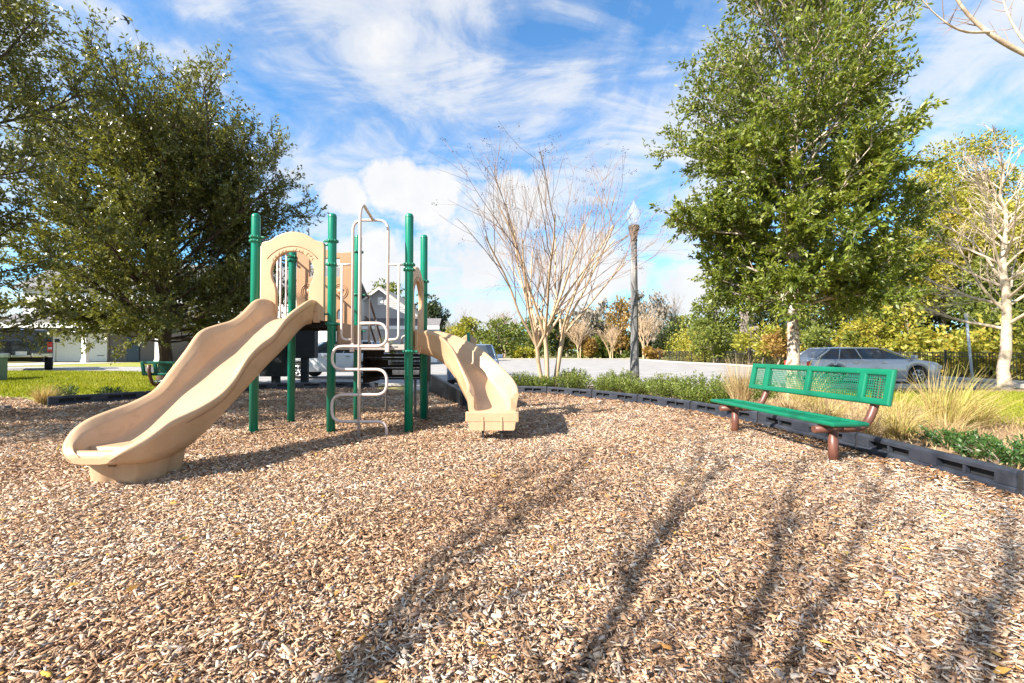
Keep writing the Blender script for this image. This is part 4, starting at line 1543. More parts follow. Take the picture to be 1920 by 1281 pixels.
def vase_tree(name, label, base, seed, stems, height, bark, twig_m, group=None, cat='tree', spread=0.34, r0=0.10, forks=(3, 4), reach=1.0, seeds=0.0, thin_r=0.0045, lev3=5, first=0.30, wob=0.07, lev2=None):
    """several smooth trunks forking upwards into a fan of bare twigs"""
    root = thing(name, label, cat, base, 0, group)
    G = Grower(seed, sides=(9, 7, 5, 4, 3))
    r = G.r
    tips = []
    for s in range(stems):
        a = 2 * PI * s / stems + r.uniform(-0.4, 0.4)
        b = Vector((0.16 * math.cos(a), 0.16 * math.sin(a), -0.08)) * (1 if stems > 1 else 0)
        out = spread * r.uniform(0.5, 1.0)
        d = Vector((out * 0.35 * math.cos(a), out * 0.35 * math.sin(a), 1))
        L0 = height * first * r.uniform(0.85, 1.15)
        tr, _ = G.limb(b, d, L0, r0 * r.uniform(0.8, 1.1), r0 * 0.66, 0, wob * 0.6, 0.0, nseg=6)
        td = (tr[-1] - tr[-2]).normalized()
        nf = r.randint(*forks)
        for f in range(nf):
            fa = a + (f - (nf - 1) / 2) * 1.15 + r.uniform(-0.4, 0.4)
            o = spread * r.uniform(0.55, 1.35) * reach
            fd = (td * 0.9 + Vector((o * math.cos(fa), o * math.sin(fa), 0.55))).normalized()
            u0 = r.uniform(0.62, 1.0)
            p0, _d = G.at(tr, min(u0, 0.999))
            L1 = height * 0.40 * r.uniform(0.75, 1.1)
            b1, _ = G.limb(p0, fd, L1, r0 * 0.52, r0 * 0.22, 1, wob, 0.03, nseg=6)
            n2 = (lev2 or 6) + r.randint(-1, 2)
            for q in range(n2):
                u = 0.18 + 0.82 * (q + r.random()) / n2
                p1, d1 = G.at(b1, min(u, 0.995))
                d2 = rot_about(d1, R(r.uniform(16, 48)), r.uniform(0, 2 * PI))
                d2 = (d2 + Vector((0, 0, 0.12))).normalized()
                L2 = height * 0.30 * r.uniform(0.55, 1.15) * (1.15 - 0.4 * u)
                b2, _ = G.limb(p1, d2, L2, max(r0 * 0.20 * (1.1 - 0.4 * u), thin_r * 1.8), thin_r, 2, wob, 0.03, nseg=5, fine=True)
                for w in range(lev3 + r.randint(-1, 2)):
                    u3 = 0.2 + 0.8 * r.random()
                    p2, dd = G.at(b2, min(u3, 0.995))
                    d3 = rot_about(dd, R(r.uniform(14, 42)), r.uniform(0, 2 * PI))
                    L3 = height * 0.13 * r.uniform(0.4, 1.3)
                    b3, _ = G.limb(p2, d3, L3, thin_r * 1.15, thin_r * 0.55, 3, wob * 1.1, 0.03, nseg=4, fine=True)
                    tips.append(b3)
                    if r.random() < 0.8:
                        p3, d4 = G.at(b3, r.uniform(0.3, 0.8))
                        b4, _ = G.limb(p3, rot_about(d4, R(r.uniform(15, 40)), r.uniform(0, 6.3)), L3 * 0.6, thin_r * 0.8, thin_r * 0.4, 4, wob, 0.03, nseg=3, fine=True)
                        tips.append(b4)
    G.mb.build('trunk', M[bark], root)
    G.fine.build('twigs', M[twig_m], root)
    if seeds > 0:
        g = np.random.default_rng(seed)
        Q = []
        for t in tips:
            if r.random() < seeds * (0.35 + max(0.0, t[-1].z / height - 0.5) * 2.2):
                c = np.array(tuple(t[-1]))
                k = r.randint(5, 13)
                Q.append(c + g.normal(0, 0.05, (k, 3)))
        if Q:
            Q = np.concatenate(Q)
            D = g.normal(size=Q.shape)
            leaves('seed_heads', Q, D, g.uniform(0.025, 0.05, len(Q)), g.uniform(0.018, 0.03, len(Q)), M['seed'], root, g.uniform(size=len(Q)), g=g).matrix_parent_inverse = Matrix()
    return root


vase_tree('crape_myrtle', 'bare multi trunk tree with tan bark and dark seed heads left of the lamp post', (1.15, 14.3, 0.02), 5, 4, 9.6, 'bark_tan', 'bark_twig',
          'bare trees', spread=0.46, r0=0.086, forks=(4, 5), reach=1.7, seeds=0.55, lev3=4, lev2=5, thin_r=0.0048, first=0.235)


def excurrent_bare(name, label, base, height, r0, seed, bark, twig_m, n_prim=30, z0=2.2, reach=3.6, lean=(0, 0), group='bare trees', thin_r=0.005):
    root = thing(name, label, 'tree', base, 0, group)
    G = Grower(seed, sides=(12, 7, 5, 4, 3))
    r = G.r
    pts, rad = [Vector((0, 0, -0.1))], [r0 * 1.25]
    for i in range(12):
        t = (i + 1) / 12
        pts.append(Vector((lean[0] * t + r.gauss(0, 0.05), lean[1] * t + r.gauss(0, 0.05), height * t)))
        rad.append(r0 * (1 - t * 0.93))
    G.mb.tube(pts, rad, 14, caps=False)
    az = 0
    for k in range(n_prim):
        t = (k + r.random()) / n_prim
        z = z0 + (height * 0.96 - z0) * t
        p, d = G.at(pts, z / height)
        az += 2.4 + r.uniform(-0.5, 0.5)
        ang = R(66 - 34 * t + r.uniform(-9, 9))
        L = reach * (1.1 - 0.75 * t) * r.uniform(0.7, 1.15)
        dr = Vector((math.sin(ang) * math.cos(az), math.sin(ang) * math.sin(az), math.cos(ang)))
        bp, _ = G.limb(p, dr, L, max(0.014, r0 * 0.30 * (1.1 - 0.7 * t)), 0.009, 1, 0.09, 0.03)
        for q in range(int(4 + L * 2.4)):
            u = 0.15 + 0.85 * r.random()
            sp, sdv = G.at(bp, min(u, 0.99))
            s_d = (rot_about(sdv, R(r.uniform(18, 50)), r.uniform(0, 2 * PI)) + Vector((0, 0, 0.15))).normalized()
            sl = L * 0.42 * r.uniform(0.5, 1.2) * (1.2 - 0.6 * u)
            s2, _ = G.limb(sp, s_d, sl, 0.013, thin_r, 2, 0.09, 0.03, nseg=4, fine=True)
            for w in range(5):
                wp, wd = G.at(s2, r.uniform(0.25, 0.98))
                G.limb(wp, rot_about(wd, R(r.uniform(18, 48)), r.uniform(0, 6.3)), sl * r.uniform(0.25, 0.6), thin_r, thin_r * 0.5, 4, 0.08, 0.03, nseg=3, fine=True)
    G.mb.build('trunk', M[bark], root)
    G.fine.build('twigs', M[twig_m], root)
    return root


excurrent_bare('bare_tree', 'bare pale barked tree in the verge at the right, in front of the iron fence', (15.55, 14.45, 0.02), 7.4, 0.165, 8, 'bark_cream', 'bark_cream', n_prim=34, z0=1.9, reach=3.4, lean=(0.1, 0), thin_r=0.007)

# the bare tree whose white limb enters at the top right corner
root = thing('bare_tree', 'bare white limbed tree off the right edge, one limb crossing the top right corner', 'tree', (9.6, 5.6, 0.1), 0, 'bare trees')
G = Grower(61, sides=(10, 8, 6, 5, 4))
r = G.r
tr, _ = G.limb(Vector((0, 0, -0.1)), Vector((0.03, 0, 1)), 7.4, 0.17, 0.05, 0, 0.03, 0, nseg=10)
base = Vector((9.6, 5.6, 0.1))
tip = [W(1960, 118, 6.0) - base, W(1880, 82, 6.0) - base, W(1812, 30, 6.0) - base, W(1760, -60, 6.0) - base, W(1700, -160, 6.05) - base]
start, _d = G.at(tr, 0.52)
main = fillet([start] + tip, 0.5, 4)
G.mb.tube(main, [0.042 - 0.034 * i / (len(main) - 1) for i in range(len(main))], 9, caps=False)
b2 = fillet([W(1862, 60, 6.0) - base, W(1800, 62, 5.9) - base, W(1745, 22, 5.85) - base, W(1700, -40, 5.8) - base], 0.3, 4)
G.mb.tube(b2, [0.017 - 0.013 * i / (len(b2) - 1) for i in range(len(b2))], 7, caps=False)
b3 = fillet([W(1950, 112, 6.0) - base, W(1905, 60, 6.2) - base, W(1880, 5, 6.3) - base, W(1870, -60, 6.3) - base], 0.3, 4)
G.mb.tube(b3, [0.020 - 0.014 * i / (len(b3) - 1) for i in range(len(b3))], 7, caps=False)
for path, k in ((main, 16), (b2, 9), (b3, 9)):
    for q in range(k):
        p, d = G.at(path, r.uniform(0.25, 0.98))
        G.limb(p, rot_about(d, R(r.uniform(25, 65)), r.uniform(0, 6.3)), r.uniform(0.10, 0.45), 0.006, 0.002, 4, 0.06, 0.06, nseg=3, fine=True)
for k in range(16):
    t = 0.35 + 0.6 * k / 16
    p, d = G.at(tr, t)
    a = R(r.uniform(-70, 95))
    bp, _ = G.limb(p, Vector((math.cos(a), math.sin(a), 0.8)), 2.2 * r.uniform(0.6, 1.1), 0.035, 0.008, 1, 0.08, 0.03)
    for q in range(8):
        wp, wd = G.at(bp, r.uniform(0.2, 0.98))
        G.limb(wp, rot_about(wd, R(r.uniform(20, 50)), r.uniform(0, 6.3)), r.uniform(0.3, 0.9), 0.008, 0.003, 4, 0.08, 0.05, nseg=3, fine=True)
G.mb.build('trunk', M['bark_cream'], root)
G.fine.build('twigs', M['bark_twig'], root)

# the bare trees behind the camera whose limbs lay shadows over the foreground
root = thing('crape_myrtle', 'bare fan limbed tree behind the viewer, seen by its shadow stripes on the bark', 'tree', (-3.6, -2.4, 0.0), 0, 'bare trees')
G = Grower(77, sides=(10, 8, 5, 4, 3))
r = G.r
tr, _ = G.limb(Vector((0, 0, -0.1)), Vector((0.01, 0.03, 1)), 2.1, 0.15, 0.12, 0, 0.02, 0, nseg=5)
for a_, rr in ((13, .05), (20, .055), (27, .062), (33, .055), (38, .066), (43, .058), (48, .066), (53, .055), (60, .06), (68, .05)):
    m_ = 1.5 + r.uniform(-0.12, 0.12)
    d = Vector((m_ * math.sin(R(a_)) - 1.17, m_ * math.cos(R(a_)) - 0.82, 1.0))
    bp, _ = G.limb(tr[-1] - Vector((0, 0, r.uniform(0, 0.25))), d, r.uniform(4.4, 5.6) * d.length, rr * 0.78, 0.012, 1, 0.034, 0.0, nseg=12)
    for q in range(9):
        p, dd = G.at(bp, 0.22 + 0.76 * (q + r.random()) / 9)
        b2, _ = G.limb(p, rot_about(dd, R(r.uniform(16, 42)), r.uniform(0, 6.3)), r.uniform(0.7, 1.9), 0.018, 0.005, 2, 0.07, 0.04, nseg=5, fine=True)
        for w in range(3):
            p2, d2 = G.at(b2, r.uniform(0.3, 0.95))
            G.limb(p2, rot_about(d2, R(r.uniform(16, 42)), r.uniform(0, 6.3)), r.uniform(0.3, 0.8), 0.007, 0.003, 3, 0.07, 0.04, nseg=3, fine=True)
G.mb.build('trunk', M['bark_tan'], root)
G.fine.build('twigs', M['bark_twig'], root)


# ------------------------------------------------------------------ woodland and far trees: crowns of many small leaf sprays
def crown_tree(name, label, cat, loc, rx, rz, zc, n, leaf, m, seed, trunk_r=0.12, bark='bark_grey', clumps=None, group=None, ry=None, fill=0.55, spiky=0.0, hang=0.0, limbs=9):
    root = thing(name, label, cat, loc, 0, group)
    g = np.random.default_rng(seed)
    r = random.Random(seed)
    ry = ry or rx
    K = clumps or max(14, int(26 * rx * rz / 6))
    u = unit(g.normal(size=(K, 3)))
    rad = g.uniform(fill, 1.0, (K, 1))
    C = u * rad * np.array([[rx * 0.84, ry * 0.84, rz * 0.84]])
    C[:, 2] += zc
    cr = g.uniform(0.16, 0.34, K) * min(rx, rz) * 1.25
    w = cr ** 2
    idx = g.choice(K, n, p=w / w.sum())
    off = unit(g.normal(size=(n, 3))) * (g.uniform(0.25, 1.0, (n, 1)) ** 0.6) * cr[idx][:, None]
    off[:, 2] = off[:, 2] * (0.75 + spiky) - hang * g.uniform(0, 1, n) * cr[idx]
    P = C[idx] + off
    P[:, 2] = np.maximum(P[:, 2], 0.06)
    D = unit(off) + g.normal(0, 0.5, (n, 3)) + np.array([0, 0, -hang * 1.5])
    L = leaf * g.uniform(0.6, 1.3, n)
    ct = g.uniform(-0.16, 0.16, K)
    tint = np.clip(g.beta(2, 2, n) * 0.72 + 0.14 + ct[idx], 0, 1)
    leaves('crown', P, D, L, L * 0.5, M[m], root, tint, g=g, up=0.7).matrix_parent_inverse = Matrix()
    if trunk_r > 0:
        mb = MB()
        top = zc + rz * 0.35
        tp = [Vector((r.gauss(0, 0.04) * i, r.gauss(0, 0.04) * i, -0.1 + (top + 0.1) * i / 6)) for i in range(7)]
        mb.tube(tp, [trunk_r * (1.2 - 0.85 * i / 6) for i in range(7)], 8, caps=False)
        for k in range(limbs):
            c = Vector(C[r.randrange(K)])
            t = r.uniform(0.35, 0.95)
            s = tp[int(t * 6)]
            mid = s.lerp(c, 0.55) + Vector((0, 0, 0.1 * rz))
            mb.tube([s, mid, c], [trunk_r * 0.35, trunk_r * 0.22, trunk_r * 0.08], 5, caps=False)
        mb.build('trunk', M[bark], root)
    return root


def px_tree(name, label, px0, px1, ytop, ybot, d, m, seed, dens=1.0, leaf=None, base_z=None, **kw):
    """a far tree by what it covers in the picture: left, right, top, bottom of its crown, at distance d"""
    a, b = W(px0, 600, d), W(px1, 600, d)
    zt, zb = W(960, ytop, d).z, W(960, ybot, d).z
    rx = (b.x - a.x) / 2
    rz = (zt - zb) / 2
    x = (a.x + b.x) / 2
    z0 = float(H(x, d)) if base_z is None else base_z
    leaf = leaf or 0.012 * d * 0.62
    n = int(dens * 900 * (rx * rz) / (leaf * leaf * 30)) + 700
    n = min(n, 24000)
    return crown_tree(name, label, kw.pop('cat', 'tree'), (x, d, z0), rx, rz, (zt + zb) / 2 - z0, n, leaf, m, seed, **kw)


# beyond the far side of the lot
FG = 'trees beyond the parking lot'
px_tree('evergreen_tree', 'dark evergreen seen between green post and curved slide', 772, 838, 545, 668, 52, 'wood_dark', 101, group=FG, dens=1.3)
px_tree('shrub_mass', 'low olive undergrowth left of the round evergreen beyond the lot', 832, 900, 606, 664, 70, 'wood_yellow', 102, group=FG, cat='shrubs', trunk_r=0.06)
px_tree('evergreen_tree', 'round evergreen with visible trunk beyond the lot, left of the hedge', 886, 985, 594, 664, 66, 'wood_green', 103, group=FG, dens=1.4)
px_tree('hedge', 'clipped yellow green hedge at the far side of the lot', 943, 1012, 651, 674, 64, 'wood_yellow', 104, group='hedges beyond the lot', cat='hedge', trunk_r=0.03, limbs=20, fill=0.3, dens=2)
px_tree('evergreen_tree', 'green tree with orange creepers behind the bare tree trunks', 968, 1040, 588, 668, 74, 'wood_green', 105, group=FG)
px_tree('evergreen_tree', 'dark evergreen directly behind the tan tree trunks', 1018, 1072, 592, 670, 78, 'wood_dark', 106, group=FG)
px_tree('autumn_bush', 'rust coloured bush under the pale bare tree left of the lamp post', 1086, 1120, 630, 673, 66, 'wood_orange', 107, group='autumn bushes', cat='bush', trunk_r=0.04)
px_tree('evergreen_tree', 'dark green bush between the two pale bare trees beyond the lot', 1104, 1140, 630, 672, 70, 'wood_green', 108, group=FG, trunk_r=0.05)
px_tree('cypress_tree', 'rusty brown cypress towering left of the lamp post', 1138, 1190, 545, 668, 80, 'wood_orange', 109, group=FG, spiky=0.5, dens=0.9)
px_tree('mossy_tree', 'grey tree hung with moss right of the lamp post', 1196, 1262, 528, 660, 82, 'moss_grey', 110, group='moss hung trees', hang=1.1, dens=0.75)
px_tree('mossy_tree', 'grey moss hung tree behind the pale bare tree, left of the rusty cypress', 1068, 1128, 552, 660, 84, 'moss_grey', 111, group='moss hung trees', hang=1.0, dens=0.7)
px_tree('evergreen_tree', 'dark round evergreen right of the lamp post beyond the lot', 1226, 1284, 606, 674, 70, 'wood_dark', 112, group=FG, dens=1.3)
px_tree('autumn_bush', 'yellow orange bush at the foot of the dark evergreen right of the lamp post', 1204, 1248, 648, 674, 64, 'wood_orange', 113, group='autumn bushes', cat='bush', trunk_r=0.04)
px_tree('shrub_mass', 'yellow green shrubs at the far corner of the lot by the fence end', 1262, 1312, 640, 674, 64, 'wood_yellow', 114, group=FG, cat='shrubs', trunk_r=0.05)
px_tree('evergreen_tree', 'pale distant evergreen on the skyline right of the moss hung tree', 1248, 1300, 585, 650, 95, 'wood_green', 115, group=FG)
px_tree('evergreen_tree', 'tree top showing above the roof of the grey house', 684, 760, 520, 600, 76, 'wood_green', 117, group=FG, dens=0.7)
px_tree('hedge', 'low hedge along the far edge of the lot behind the lamp post', 1060, 1210, 655, 675, 70, 'wood_green', 118, group='hedges beyond the lot', cat='hedge', trunk_r=0.03, limbs=20, fill=0.2, dens=1.6)
for i, (px, top, d, lab) in enumerate([(1086, 588, 66, 'pale bare tree far left of the lamp post beyond the lot'), (1146, 596, 66, 'small pale bare tree just left of the lamp post beyond the lot'), (1207, 572, 66, 'pale bare tree with several stems just right of the lamp post')]):
    p = W(px, 674, d)
    vase_tree('crape_myrtle', lab, (p.x, d, 0.05), 120 + i, 3, W(px, top, d).z, 'bark_tan', 'bark_tan', 'bare trees', spread=0.40, r0=0.085, forks=(3, 3), reach=1.2, lev3=5, lev2=6, thin_r=0.014)
p = W(850, 660, 78)
vase_tree('bare_tree', 'bare grey tree on the skyline above the curved slide', (p.x, 78, 0), 131, 1, W(850, 560, 78).z, 'bark_grey', 'bark_grey', 'bare trees', spread=0.5, r0=0.22, forks=(4, 5), reach=1.3, lev3=5, lev2=6, thin_r=0.016)
p = W(945, 660, 86)
vase_tree('bare_tree', 'bare reddish tree behind the round evergreen beyond the lot', (p.x, 86, 0), 132, 2, W(940, 566, 86).z, 'bark_twig', 'bark_twig', 'bare trees', spread=0.5, r0=0.18, forks=(4, 5), reach=1.3, lev3=5, lev2=6, thin_r=0.018)

px_tree('mossy_tree', 'tall grey brown moss hung tree just left of the lamp post', 1108, 1152, 548, 656, 90, 'moss_grey', 141, group='moss hung trees', hang=1.1, dens=0.8)
px_tree('mossy_tree', 'grey brown moss hung tree directly behind the lamp post', 1176, 1216, 535, 650, 88, 'moss_grey', 142, group='moss hung trees', hang=1.1, dens=0.8)
px_tree('evergreen_tree', 'dark evergreen filling the gap behind the small pale bare tree', 1090, 1180, 600, 672, 86, 'wood_dark', 143, group=FG, dens=1.2)
px_tree('cypress_tree', 'russet tree behind the tan trunks of the bare tree', 1040, 1085, 575, 660, 84, 'wood_orange', 144, group=FG, dens=0.8, spiky=0.4)
px_tree('evergreen_tree', 'yellow green tree left of the round evergreen beyond the lot', 852, 905, 588, 664, 74, 'wood_yellow', 145, group=FG, dens=1.0)
p = W(1250, 660, 84)
vase_tree('bare_tree', 'bare grey tree on the skyline between lamp post and fence end', (p.x, 84, 0), 146, 1, W(1250, 545, 84).z, 'bark_grey', 'bark_grey', 'bare trees', spread=0.5, r0=0.22, forks=(4, 5), reach=1.3, lev3=5, lev2=6, thin_r=0.018)

# beyond the iron fence on the right
RG = 'woodland trees beyond the iron fence'
px_tree('woodland_tree', 'green tree at the far end of the iron fence', 1290, 1400, 528, 672, 46, 'wood_green', 201, group=RG, dens=1.3)
px_tree('woodland_shrub', 'yellow green shrub low at the far end of the iron fence', 1284, 1392, 596, 682, 43, 'wood_green', 202, group=RG, dens=1.2, cat='shrub', trunk_r=0.06)
px_tree('woodland_tree', 'dark ivy clad tree left of the pale oak trunk beyond the fence', 1376, 1476, 510, 640, 44, 'wood_dark', 203, group=RG, dens=1.0)
px_tree('mossy_tree', 'slim grey dead tree wrapped in vines left of the pale oak trunk', 1388, 1424, 545, 640, 38, 'moss_grey', 204, group='moss hung trees', hang=1.2, dens=0.7, trunk_r=0.16)
px_tree('woodland_shrub', 'bright yellow green shrub above the fence, left of the pale oak trunk', 1380, 1480, 600, 684, 36, 'wood_yellow', 205, group=RG, cat='shrub', trunk_r=0.06, dens=1.2)
px_tree('woodland_shrub', 'orange tinged shrub just left of the pale oak trunk', 1430, 1482, 618, 676, 33, 'wood_orange', 206, group='autumn bushes', cat='shrub', trunk_r=0.05, dens=0.8)
px_tree('woodland_tree', 'green tree directly behind the pale oak trunk', 1470, 1590, 520, 660, 36, 'wood_green', 207, group=RG, dens=1.2)
px_tree('woodland_tree', 'tall yellowing tree beyond the silver car', 1560, 1720, 455, 650, 33, 'wood_yellow', 208, group=RG, dens=1.3)
px_tree('woodland_tree', 'dark green tree beyond the bonnet of the silver car', 1600, 1690, 560, 668, 29, 'wood_green', 209, group=RG, dens=1.2)
px_tree('woodland_shrub', 'dense green shrub over the fence above the silver car roof', 1500, 1620, 600, 690, 29, 'wood_green', 210, group=RG, cat='shrub', trunk_r=0.06, dens=1.3)
px_tree('woodland_shrub', 'bright yellow shrub over the fence left of the pale leaning post', 1680, 1800, 610, 700, 26, 'wood_yellow', 211, group=RG, cat='shrub', trunk_r=0.06, dens=1.3)
px_tree('woodland_tree', 'tall yellow orange tree rising behind the bare pale tree', 1690, 1850, 300, 560, 31, 'wood_yellow', 212, group=RG, dens=1.5, fill=0.3)
px_tree('woodland_tree', 'leafy top of a tall yellow tree against the sky at the right', 1730, 1890, 228, 420, 34, 'wood_yellow', 213, group=RG, dens=0.9, fill=0.3)
px_tree('woodland_tree', 'green and gold tree at the right edge behind the bare pale tree', 1830, 1990, 320, 600, 27, 'wood_yellow', 214, group=RG, dens=1.7, fill=0.3)
px_tree('woodland_shrub', 'green shrub at the right edge behind the bare tree trunk', 1800, 1960, 560, 700, 23.5, 'wood_green', 215, group=RG, cat='shrub', trunk_r=0.06, dens=1.3)
px_tree('woodland_shrub', 'yellow green shrub between the pale leaning post and bare trunk', 1770, 1880, 630, 712, 22.2, 'wood_yellow', 216, group=RG, cat='shrub', trunk_r=0.05, dens=1.2)
px_tree('woodland_tree', 'dark trunked tree filling the gap right of the tall oak', 1650, 1780, 480, 640, 38, 'wood_dark', 217, group=RG, dens=1.0)
px_tree('woodland_tree', 'tree off the right edge beyond the fence', 1930, 2120, 260, 690, 24, 'wood_yellow', 218, group=RG, dens=1.0)
px_tree('woodland_tree', 'broad golden green tree filling the gap between tall oak and bare tree', 1620, 1790, 395, 640, 30, 'wood_yellow', 219, group=RG, dens=1.4, fill=0.3)
px_tree('woodland_tree', 'golden green tree high behind the bare pale tree crown', 1760, 1930, 290, 560, 33, 'wood_yellow', 220, group=RG, dens=1.4, fill=0.3)
px_tree('woodland_tree', 'leafy green tree behind the trunk of the bare pale tree', 1790, 1950, 470, 690, 25.5, 'wood_green', 221, group=RG, dens=1.3, fill=0.3)
px_tree('woodland_shrub', 'lime green shrub over the fence beyond the silver car bonnet', 1590, 1700, 590, 695, 27.5, 'wood_yellow', 222, group=RG, cat='shrub', trunk_r=0.05, dens=1.3)


def wood_band(name, label, pts, z0, z1, n, leaf, m, seed, depth=5.0):
    """a far wood that reads as one mass: leaf sprays along a strip of land"""
    g = np.random.default_rng(seed)
    P = np.array(pts, dtype=float)
    t = g.uniform(0, len(P) - 1.001, n)
    i = t.astype(int)
    f = (t - i)[:, None]
    Q = P[i] * (1 - f) + P[i + 1] * f
    top = z0 + (z1 - z0) * (0.62 + 0.22 * np.sin(t * 5.3) + 0.16 * np.sin(t * 13.7 + 1))
    z = z0 + (top - z0) * g.uniform(0, 1, n) ** 0.8
    pos = np.stack([Q[:, 0] + g.normal(0, depth * 0.3, n), Q[:, 1] + g.uniform(-depth, depth, n), z], 1)
    D = g.normal(size=(n, 3))
    o = leaves(name, pos, D, leaf * g.uniform(0.7, 1.3, n), leaf * 0.5, M[m], None, np.clip(g.beta(2, 2, n) + 0.15 * np.sin(t * 9), 0, 1), g=g)
    return tag(o, label, 'woodland', None, 'stuff')


wood_band('far_woodland', 'distant mixed woodland closing the view beyond the lot', [(-70, 92), (-30, 98), (0, 98), (20, 92), (34, 80)], 0.0, 8.0, 19000, 0.75, 'wood_green', 301)
wood_band('fence_thicket', 'tangled thicket of undergrowth beyond the iron fence', [(22.5, 14), (23.0, 24), (23.5, 34), (22.5, 46), (20.5, 58)], 0.0, 4.2, 17000, 0.30, 'wood_yellow', 302, depth=2.0)
wood_band('rear_thicket', 'deep green woodland behind the fence line trees', [(33, 14), (33, 26), (32, 40), (30, 56)], 0.0, 9.5, 12000, 0.55, 'wood_dark', 303, depth=3.0)

# ------------------------------------------------------------------ low planting along the border
def low_shrub(name, label, x, y, rx, h, seed, m='shrub_leaf', n=2600, leaf=0.055, group='low shrubs behind the border', z=None):
    g = np.random.default_rng(seed)
    z0 = (0.0 if z is None else z)
    root = thing(name, label, 'shrub', (x, y, z0), 0, group)
    # upright shoots fanning from the base, leaves up each shoot
    K = max(26, int(150 * rx * rx) + 30)
    a = g.uniform(0, 2 * PI, K)
    rr = np.sqrt(g.uniform(0, 1, K))
    bx_, by_ = 0.55 * rr * rx * np.cos(a), 0.55 * rr * rx * np.sin(a)
    tx_, ty_ = rr * rx * np.cos(a) + g.normal(0, 0.05, K), rr * rx * np.sin(a) + g.normal(0, 0.05, K)
    tz = h * (0.62 + 0.45 * np.sqrt(np.clip(1 - rr ** 2, 0, 1))) * g.uniform(0.75, 1.15, K)
    tz *= 0.86 + 0.14
    t = g.uniform(0.18, 1.0, n)
    k = g.integers(0, K, n)
    P = np.stack([bx_[k] + (tx_ - bx_)[k] * t, by_[k] + (ty_ - by_)[k] * t, tz[k] * t ** 0.9], 1) + g.normal(0, 0.018, (n, 3))
    P[:, 2] = np.maximum(P[:, 2], 0.02)
    D = np.stack([(tx_ - bx_)[k], (ty_ - by_)[k], tz[k]], 1)
    D = unit(D) + g.normal(0, 0.65, (n, 3))
    L = leaf * g.uniform(0.7, 1.3, n)
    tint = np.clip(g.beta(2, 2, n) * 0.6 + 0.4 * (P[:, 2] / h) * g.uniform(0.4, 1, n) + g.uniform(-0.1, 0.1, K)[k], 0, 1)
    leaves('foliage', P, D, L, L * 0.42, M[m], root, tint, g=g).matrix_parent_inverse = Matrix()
    mb = MB()
    for q in range(0, K, max(1, K // 24)):
        mb.tube([(bx_[q] * 0.5, by_[q] * 0.5, -0.03), (bx_[q], by_[q], tz[q] * 0.3), (tx_[q], ty_[q], tz[q] * 0.9)], [0.007, 0.005, 0.003], 4, caps=False)
    mb.build('stems', M['bark_grey'], root)
    return root


SH = [
    ('round green shrub behind the end of the curved slide', 0.30, 13.95, 0.52, 0.62),
    ('green shrub tight against the left of the tan tree trunks', 0.92, 13.75, 0.40, 0.50),
    ('broad green shrub just right of the tan tree trunks', 1.78, 13.75, 0.62, 0.66),
    ('green shrub a little behind the broad one right of the tan trunks', 1.95, 14.7, 0.55, 0.72),
    ('sparse green shrub left of the lamp post foot', 2.85, 13.2, 0.58, 0.55),
    ('yellowing shrub at the foot of the lamp post', 3.30, 14.2, 0.60, 0.68),
    ('green shrub right in front of the lamp post foot', 3.55, 12.55, 0.55, 0.52),
    ('green shrub right of the lamp post near the border', 4.05, 11.65, 0.55, 0.50),
    ('green shrub right of the lamp post farther back', 4.35, 12.9, 0.60, 0.62),
    ('tall full green shrub midway between lamp post and bench', 4.85, 11.6, 0.62, 0.72),
    ('green shrub nearest the dry grass tuft at the far bench end', 4.75, 10.35, 0.55, 0.58),
    ('low green shrub close to the border beyond the bench', 4.30, 10.4, 0.42, 0.42),
    ('green shrub behind the dry grass tuft beyond the bench', 5.7, 11.0, 0.6, 0.6),
]
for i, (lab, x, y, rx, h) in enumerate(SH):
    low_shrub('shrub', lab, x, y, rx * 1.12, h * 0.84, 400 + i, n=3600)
low_shrub('ground_cover_shrub', 'dark glossy ground cover on the litter behind the rightmost border timbers', 5.15, 4.75, 0.46, 0.20, 431, 'ground_leaf', 2400, 0.045, 'low ground cover', z=0.08)
low_shrub('ground_cover_shrub', 'second dark glossy ground cover mat behind the first, nearer the grass', 5.35, 5.55, 0.36, 0.18, 432, 'ground_leaf', 1500, 0.045, 'low ground cover', z=0.08)
low_shrub('ground_cover_shrub', 'glossy ground cover cut by the right edge of the picture', 5.75, 4.85, 0.36, 0.22, 433, 'ground_leaf', 1500, 0.045, 'low ground cover', z=0.08)
low_shrub('shrub', 'dark low bush on the lawn edge behind the shaded border, near the dry tuft', -11.3, 11.6, 0.28, 0.34, 434, 'ground_leaf', 700, 0.05, 'bushes at the lawn edge')
low_shrub('shrub', 'dark low bush on the lawn edge left of the far bench', -10.55, 12.1, 0.30, 0.30, 435, 'ground_leaf', 700, 0.05, 'bushes at the lawn edge')
low_shrub('shrub', 'small bright green bush in front of the grey house, seen through the climber', -8.6, 31.0, 0.75, 1.9, 436, 'shrub_leaf', 2600, 0.10, 'bushes by the houses')


